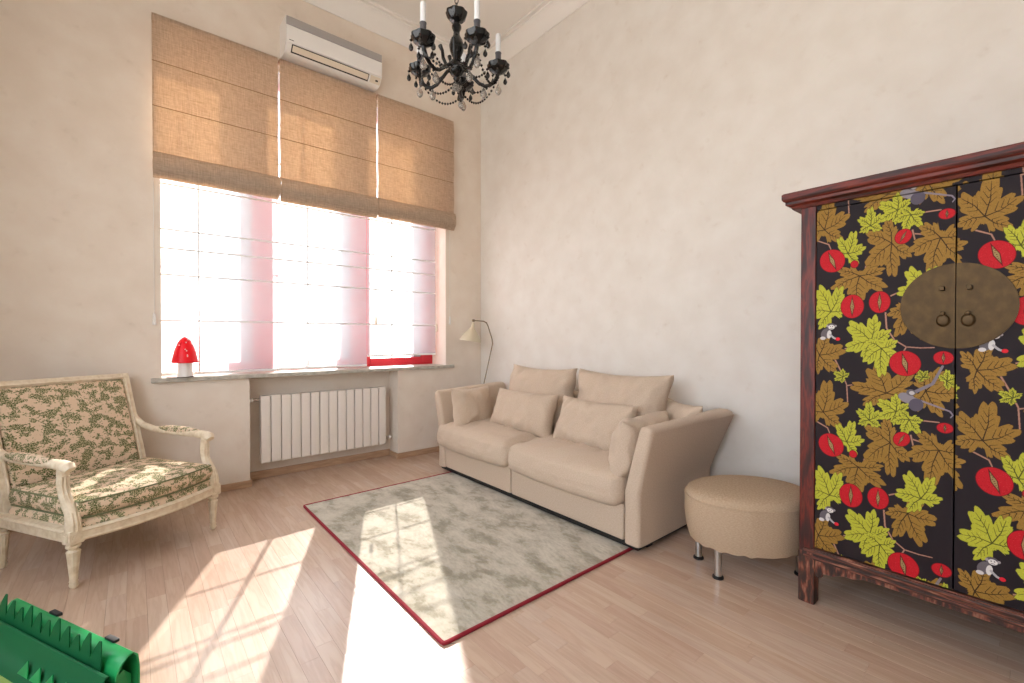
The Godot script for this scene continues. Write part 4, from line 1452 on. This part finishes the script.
func chandelier() -> void:
	var c := Vector3(1.266, 2.567, -1.94)
	var t := thing("chandelier", "black glass five-arm chandelier with candle lamps and hanging crystal drops", "chandelier", c)
	var s := Shape.new()
	# chain and canopy up to the ceiling
	s.at(Transform3D(Basis.IDENTITY, Vector3(0, CEIL - c.y, 0))).lathe([Vector2(0.005, -0.06), Vector2(0.03, -0.05), Vector2(0.055, -0.02), Vector2(0.06, 0.0)], 20)
	part("ceiling_rose", s, M.black_glass, t)
	var link := Shape.new()
	var ring := []
	for i in 13:
		var a := TAU * i / 12
		ring.append(Vector3(cos(a) * 0.009, sin(a) * 0.017, 0))
	link.tube(ring, 0.0022, 6)
	var link_mesh := link.mesh()
	var y := 0.30
	var k := 0
	while y < CEIL - c.y - 0.06:
		var o := put("chain_link", link_mesh, M.black_glass, t)
		o.position.y = y + 0.01
		o.rotation.y = PI / 2 * (k % 2) + 0.6
		y += 0.0285
		k += 1
	# stem: baluster with a scalloped dish on top
	s = Shape.new()
	s.lathe([Vector2(0.004, -0.075), Vector2(0.012, -0.068), Vector2(0.018, -0.055), Vector2(0.010, -0.045), Vector2(0.030, -0.035), Vector2(0.042, -0.015), Vector2(0.044, 0.0), Vector2(0.036, 0.016), Vector2(0.016, 0.028), Vector2(0.014, 0.042), Vector2(0.020, 0.050), Vector2(0.034, 0.085), Vector2(0.038, 0.11), Vector2(0.032, 0.135), Vector2(0.018, 0.16), Vector2(0.015, 0.18), Vector2(0.024, 0.20), Vector2(0.024, 0.21), Vector2(0.014, 0.218), Vector2(0.012, 0.30), Vector2(0.003, 0.305)], 24)
	part("stem", s, M.black_glass, t)
	s = Shape.new()
	s.at(Transform3D(Basis.IDENTITY, Vector3(0, 0.235, 0))).lathe([Vector2(0.014, 0.0), Vector2(0.032, 0.004), Vector2(0.044, 0.02), Vector2(0.050, 0.042), Vector2(0.047, 0.044), Vector2(0.040, 0.024), Vector2(0.014, 0.012)], 40, 8, 0.12)
	part("stem_dish", s, M.black_glass, t, "scalloped black glass dish")
	# direction that points from the lamp to where the camera stands
	var face := atan2(-c.x, -c.z)
	for i in 5:
		var a: float = face + deg_to_rad([-46.0, 26.0, 98.0, 170.0, -118.0][i])
		var out := Vector3(sin(a), 0, cos(a))
		var pts := []
		var rad := []
		for q in [[0.03, 0.0], [0.055, -0.008], [0.085, -0.036], [0.115, -0.062], [0.145, -0.072], [0.175, -0.062], [0.200, -0.038], [0.213, -0.008], [0.217, 0.012]]:
			pts.append(out * q[0] + Vector3(0, q[1], 0))
			rad.append(0.0088 if q[0] < 0.2 else 0.0105)
		var curve := Curve3D.new()
		for p in pts:
			curve.add_point(p)
		s = Shape.new()
		s.tube(pts, rad, 10)
		# twisted rope of glass round the arm
		var twist := []
		for j in 40:
			var f := j / 39.0 * (pts.size() - 1)
			var p: Vector3 = pts[int(f)].lerp(pts[mini(int(f) + 1, pts.size() - 1)], f - int(f))
			twist.append(p + (Vector3.UP * cos(j * 1.1) + out.cross(Vector3.UP) * sin(j * 1.1)) * 0.009)
		s.tube(twist, 0.0022, 5)
		var arm := part("arm", s, M.black_glass, t)
		var tip := out * 0.217 + Vector3(0, 0.012, 0)
		s = Shape.new()
		s.at(Transform3D(Basis.IDENTITY, tip)).lathe([Vector2(0.012, -0.012), Vector2(0.020, -0.006), Vector2(0.038, 0.004), Vector2(0.049, 0.018), Vector2(0.053, 0.034), Vector2(0.050, 0.036), Vector2(0.043, 0.020), Vector2(0.014, 0.012)], 40, 8, 0.12)
		part("drip_dish", s, M.black_glass, arm, "scalloped black glass dish")
		s = Shape.new()
		s.at(Transform3D(Basis.IDENTITY, tip)).lathe([Vector2(0.0150, 0.010), Vector2(0.0150, 0.092), Vector2(0.0165, 0.094), Vector2(0.0165, 0.098)], 16)
		part("candle_sleeve", s, M.candle_sleeve, arm)
		s = Shape.new()
		s.at(Transform3D(Basis.IDENTITY, tip)).lathe([Vector2(0.0140, 0.098), Vector2(0.0140, 0.188), Vector2(0.011, 0.194), Vector2(0.002, 0.196)], 16)
		part("candle_tube", s, M.candle_white, arm, "white candle tube")
		# small dark drops round the dish, each with a bead, and one pale pear below
		for j in 5:
			var b := a + TAU * (j + 0.5) / 5
			var rim := tip + Vector3(sin(b), 0, cos(b)) * 0.056 + Vector3(0, 0.030, 0)
			s = Shape.new()
			s.tube([rim, rim + Vector3(0, -0.046, 0)], 0.0009, 4)
			s.at(Transform3D(Basis.IDENTITY, rim + Vector3(0, -0.022, 0))).lathe([Vector2(0.001, -0.0075), Vector2(0.0075, 0.0), Vector2(0.001, 0.0075)], 8)
			drop(s, rim + Vector3(0, -0.034, 0), 0.98)
			part("dark_drop", s, M.smoke_glass, arm)
		for q in [[0.217, -0.05, 1.5], [0.14, -0.078, 1.5]]:
			s = Shape.new()
			var hang: Vector3 = out * q[0] + Vector3(0, q[1], 0)
			s.tube([hang + Vector3(0, 0.03, 0), hang], 0.0009, 4)
			drop(s, hang, q[2])
			part("crystal_drop", s, M.crystal, arm, "pale clear crystal drop")
		# bead swags: from this dish to the stem foot and to the next dish
		var nexta: float = face + deg_to_rad([-46.0, 26.0, 98.0, 170.0, -118.0][(i + 1) % 5])
		for ends in [[tip + Vector3(0, -0.02, 0), Vector3(0, -0.07, 0), 0.07], [tip + Vector3(0, 0.03, 0) - out * 0.045, Vector3(0, 0.045, 0) + out * 0.02, 0.075], [tip + Vector3(0, -0.03, 0), Vector3(sin(nexta), 0, cos(nexta)) * 0.217 + Vector3(0, -0.018, 0), 0.085]]:
			s = Shape.new()
			var from: Vector3 = ends[0]
			var to: Vector3 = ends[1]
			var n := int(from.distance_to(to) / 0.019) + 3
			var thread := []
			for j in n + 1:
				var f := float(j) / n
				var p := from.lerp(to, f) + Vector3(0, -ends[2] * 4 * f * (1 - f), 0)
				thread.append(p)
				s.at(Transform3D(Basis.IDENTITY, p)).lathe([Vector2(0.001, -0.0075), Vector2(0.0072, 0.0), Vector2(0.001, 0.0075)], 6)
			s.at(Transform3D.IDENTITY).tube(thread, 0.0008, 4)
			part("bead_swag", s, M.smoke_glass, arm)
	# cluster of long drops under the stem
	for j in 4:
		var b := TAU * j / 4 + 0.5
		s = Shape.new()
		var hang: Vector3 = Vector3(sin(b) * 0.014, -0.075, cos(b) * 0.014)
		s.tube([hang + Vector3(0, 0.03, 0), hang], 0.0009, 4)
		drop(s, hang, 1.1)
		part("crystal_drop", s, M.crystal, t, "pale clear crystal drop")
	# upright black glass horns between the arms
	for j in 5:
		var b := face + deg_to_rad(-82.0 + 72 * j)
		var out := Vector3(sin(b), 0, cos(b))
		s = Shape.new()
		s.tube([out * 0.03 + Vector3(0, 0.0, 0), out * 0.055 + Vector3(0, 0.012, 0), out * 0.068 + Vector3(0, 0.04, 0), out * 0.072 + Vector3(0, 0.075, 0), out * 0.084 + Vector3(0, 0.10, 0)], [0.008, 0.0085, 0.0085, 0.0085, 0.011], 10)
		part("horn", s, M.black_glass, t, "short upright glass horn")

func floor_lamp() -> void:
	var z := -3.85
	var t := thing("floor_lamp", "slim reading lamp with cream dome shade in the corner behind the sofa", "lamp", Vector3(2.80, 0, z))
	var s := Shape.new()
	s.lathe([Vector2(0.12, 0.0), Vector2(0.12, 0.012), Vector2(0.11, 0.018), Vector2(0.015, 0.024), Vector2(0.012, 0.05)], 30)
	part("base", s, M.bronze_tube, t)
	s = Shape.new()
	var pts := [Vector3(0, 0.03, 0), Vector3(0.0, 0.30, 0), Vector3(0.045, 0.68, 0), Vector3(0.155, 1.08, 0), Vector3(0.168, 1.13, 0), Vector3(0.160, 1.18, 0), Vector3(0.105, 1.32, 0), Vector3(0.085, 1.352, 0), Vector3(0.05, 1.367, 0), Vector3(-0.06, 1.372, 0), Vector3(-0.082, 1.372, 0)]
	s.tube(pts, 0.0058, 10)
	part("stem", s, M.bronze_tube, t)
	s = Shape.new()
	s.at(Transform3D(Basis.IDENTITY, Vector3(-0.084, 1.372, 0))).rbox(Vector3.ZERO, Vector3(0.026, 0.026, 0.022), 0.006, 2)
	part("joint", s, M.bronze_tube, t)
	s = Shape.new()
	var tilt := Transform3D(Basis.from_euler(Vector3(0.10, 0, -0.12)), Vector3(-0.085, 1.352, 0))
	s.at(tilt).lathe([Vector2(0.010, 0.0), Vector2(0.016, -0.02), Vector2(0.020, -0.055), Vector2(0.030, -0.068), Vector2(0.052, -0.095), Vector2(0.088, -0.14), Vector2(0.108, -0.178), Vector2(0.114, -0.195), Vector2(0.110, -0.195), Vector2(0.103, -0.176), Vector2(0.083, -0.137), Vector2(0.046, -0.092), Vector2(0.008, -0.068)], 32)
	part("shade", s, M.lamp_enamel, t, "cream enamel dome shade")

func mushroom_lamp() -> void:
	var t := thing("mushroom_lamp", "red dotted mushroom table lamp on a white foot on the window sill", "lamp", Vector3(0.292, SILL, -4.09))
	var s := Shape.new()
	s.lathe([Vector2(0.048, 0.0), Vector2(0.050, 0.004), Vector2(0.046, 0.03), Vector2(0.044, 0.07), Vector2(0.047, 0.108), Vector2(0.04, 0.112)], 28)
	part("foot", s, M.white_plastic, t)
	s = Shape.new()
	var prof := [Vector2(0.04, 0.108), Vector2(0.078, 0.106), Vector2(0.083, 0.110), Vector2(0.081, 0.122), Vector2(0.074, 0.155), Vector2(0.065, 0.195), Vector2(0.053, 0.232), Vector2(0.040, 0.262), Vector2(0.026, 0.282), Vector2(0.012, 0.294), Vector2(0.001, 0.297)]
	s.lathe(prof, 32)
	var cap := part("cap", s, M.red_shade, t, "red mushroom cap")
	for k in 30:
		var f := rng.randf_range(0.08, 0.85)
		var a := rng.randf() * TAU
		var g := 3.0 + f * 6.0
		var q: Vector2 = prof[int(g)].lerp(prof[mini(int(g) + 1, 10)], g - int(g))
		s = Shape.new()
		s.at(Transform3D(Basis.IDENTITY, Vector3(cos(a) * q.x, q.y, sin(a) * q.x))).lathe([Vector2(0.0005, -0.005), Vector2(0.004, -0.003), Vector2(0.005, 0.0), Vector2(0.004, 0.003), Vector2(0.0005, 0.005)], 7)
		part("dot", s, M.white_dot, cap)
	s = Shape.new()
	var p := t.position
	s.tube([Vector3(0.05, 0.004, 0.02), Vector3(0.0, 0.003, 0.075), Vector3(-0.06, 0.003, 0.07), Vector3(-0.11, 0.003, 0.04)], 0.003, 6)
	part("cord", s, M.slot_dark, t)

func green_toy() -> void:
	# long folded green trough standing on the floor; it runs along local z, its high edge at x = 0
	var turn := atan2(0.45, 0.89)
	var t := thing("green_toy", "green folded toy trough with rows of jagged grass teeth, on the floor", "toy", Vector3(-0.005, 0, -1.70), turn)
	var l0 := -0.66
	var l1 := 0.02
	var sheet := func(pts: Array, thick: float) -> Shape:
		var s := Shape.new()
		var poly := PackedVector2Array()
		for p in pts:
			poly.append(p)
		var rev := pts.duplicate()
		rev.reverse()
		for p in rev:
			poly.append(p + Vector2(0.0, -thick))
		s.prism(poly, l0, l1)
		return s
	# outer wall and its rolled top
	var s := Shape.new()
	s.prism(PackedVector2Array([Vector2(0.0, 0.0), Vector2(0.004, 0.0), Vector2(0.006, 0.25), Vector2(0.002, 0.285), Vector2(-0.010, 0.298), Vector2(-0.024, 0.296), Vector2(-0.040, 0.280), Vector2(-0.052, 0.256), Vector2(-0.056, 0.23), Vector2(-0.052, 0.23), Vector2(-0.048, 0.254), Vector2(-0.037, 0.277), Vector2(-0.023, 0.292), Vector2(-0.011, 0.294), Vector2(-0.002, 0.283), Vector2(0.002, 0.25)]), l0, l1)
	part("outer_sheet", s, M.toy_green, t)
	s = sheet.call([Vector2(-0.054, 0.232), Vector2(-0.058, 0.224), Vector2(-0.064, 0.232), Vector2(-0.068, 0.262)], 0.004)
	part("valley_sheet", s, M.toy_deep_green, t)
	s = sheet.call([Vector2(-0.067, 0.266), Vector2(-0.071, 0.270), Vector2(-0.076, 0.268), Vector2(-0.084, 0.252), Vector2(-0.094, 0.232), Vector2(-0.106, 0.216), Vector2(-0.122, 0.206), Vector2(-0.14, 0.202)], 0.004)
	part("inner_sheet", s, M.toy_deep_green, t)
	s = Shape.new()
	s.box(Vector3(-0.50, 0.188, l0), Vector3(-0.135, 0.199, l1 - 0.10), 0.003)
	part("tray", s, M.toy_olive, t, "olive flat tray")
	s = Shape.new()
	s.box(Vector3(-0.50, 0.0, l0), Vector3(-0.48, 0.19, l1 - 0.10), 0.003)
	part("inner_wall", s, M.toy_green, t)
	# end plates
	for z in [l0 + 0.004, l1 - 0.03]:
		s = Shape.new()
		s.prism(PackedVector2Array([Vector2(-0.001, 0.0), Vector2(-0.001, 0.22), Vector2(-0.02, 0.245), Vector2(-0.05, 0.225), Vector2(-0.09, 0.205), Vector2(-0.14, 0.187), Vector2(-0.48, 0.187), Vector2(-0.48, 0.0)]), z - 0.004, z)
		part("end_plate", s, M.toy_green, t)
	# teeth: a tall row bent up from the valley, and a low row laid on the inner sheet
	for i in 11:
		var z := l1 - 0.09 - i * 0.056
		var h := 0.098 + 0.010 * sin(i * 2.1)
		var tooth := PackedVector2Array([Vector2(-0.034, 0.0), Vector2(0.034, 0.0), Vector2(0.028, h * 0.45), Vector2(0.016, h), Vector2(0.008, h), Vector2(-0.014, h * 0.72), Vector2(-0.029, h * 0.4)])
		s = Shape.new()
		s.at(Transform3D(Basis(Vector3(0, 0, 1), Vector3(0.12, 0.99, 0).normalized(), Vector3(-0.99, 0.12, 0).normalized()), Vector3(-0.062, 0.236, z))).prism(tooth, -0.0015, 0.0015)
		part("tooth", s, M.toy_deep_green, t)
	for i in 4:
		var z := l1 - 0.12 - i * 0.07
		s = Shape.new()
		s.at(Transform3D(Basis(Vector3(0, 0, 1), Vector3(0.5, 0.86, 0).normalized(), Vector3(-0.86, 0.5, 0).normalized()), Vector3(-0.122, 0.208, z))).prism(PackedVector2Array([Vector2(-0.03, 0), Vector2(0.03, 0), Vector2(-0.012, 0.035)]), -0.0015, 0.0015)
		part("tooth", s, M.toy_green, t)
	for z in [-0.10, -0.42]:
		s = Shape.new()
		s.rbox(Vector3(-0.004, 0.300, z), Vector3(0.016, 0.010, 0.05), 0.003)
		part("clip", s, M.black_plastic, t, "small black clip")
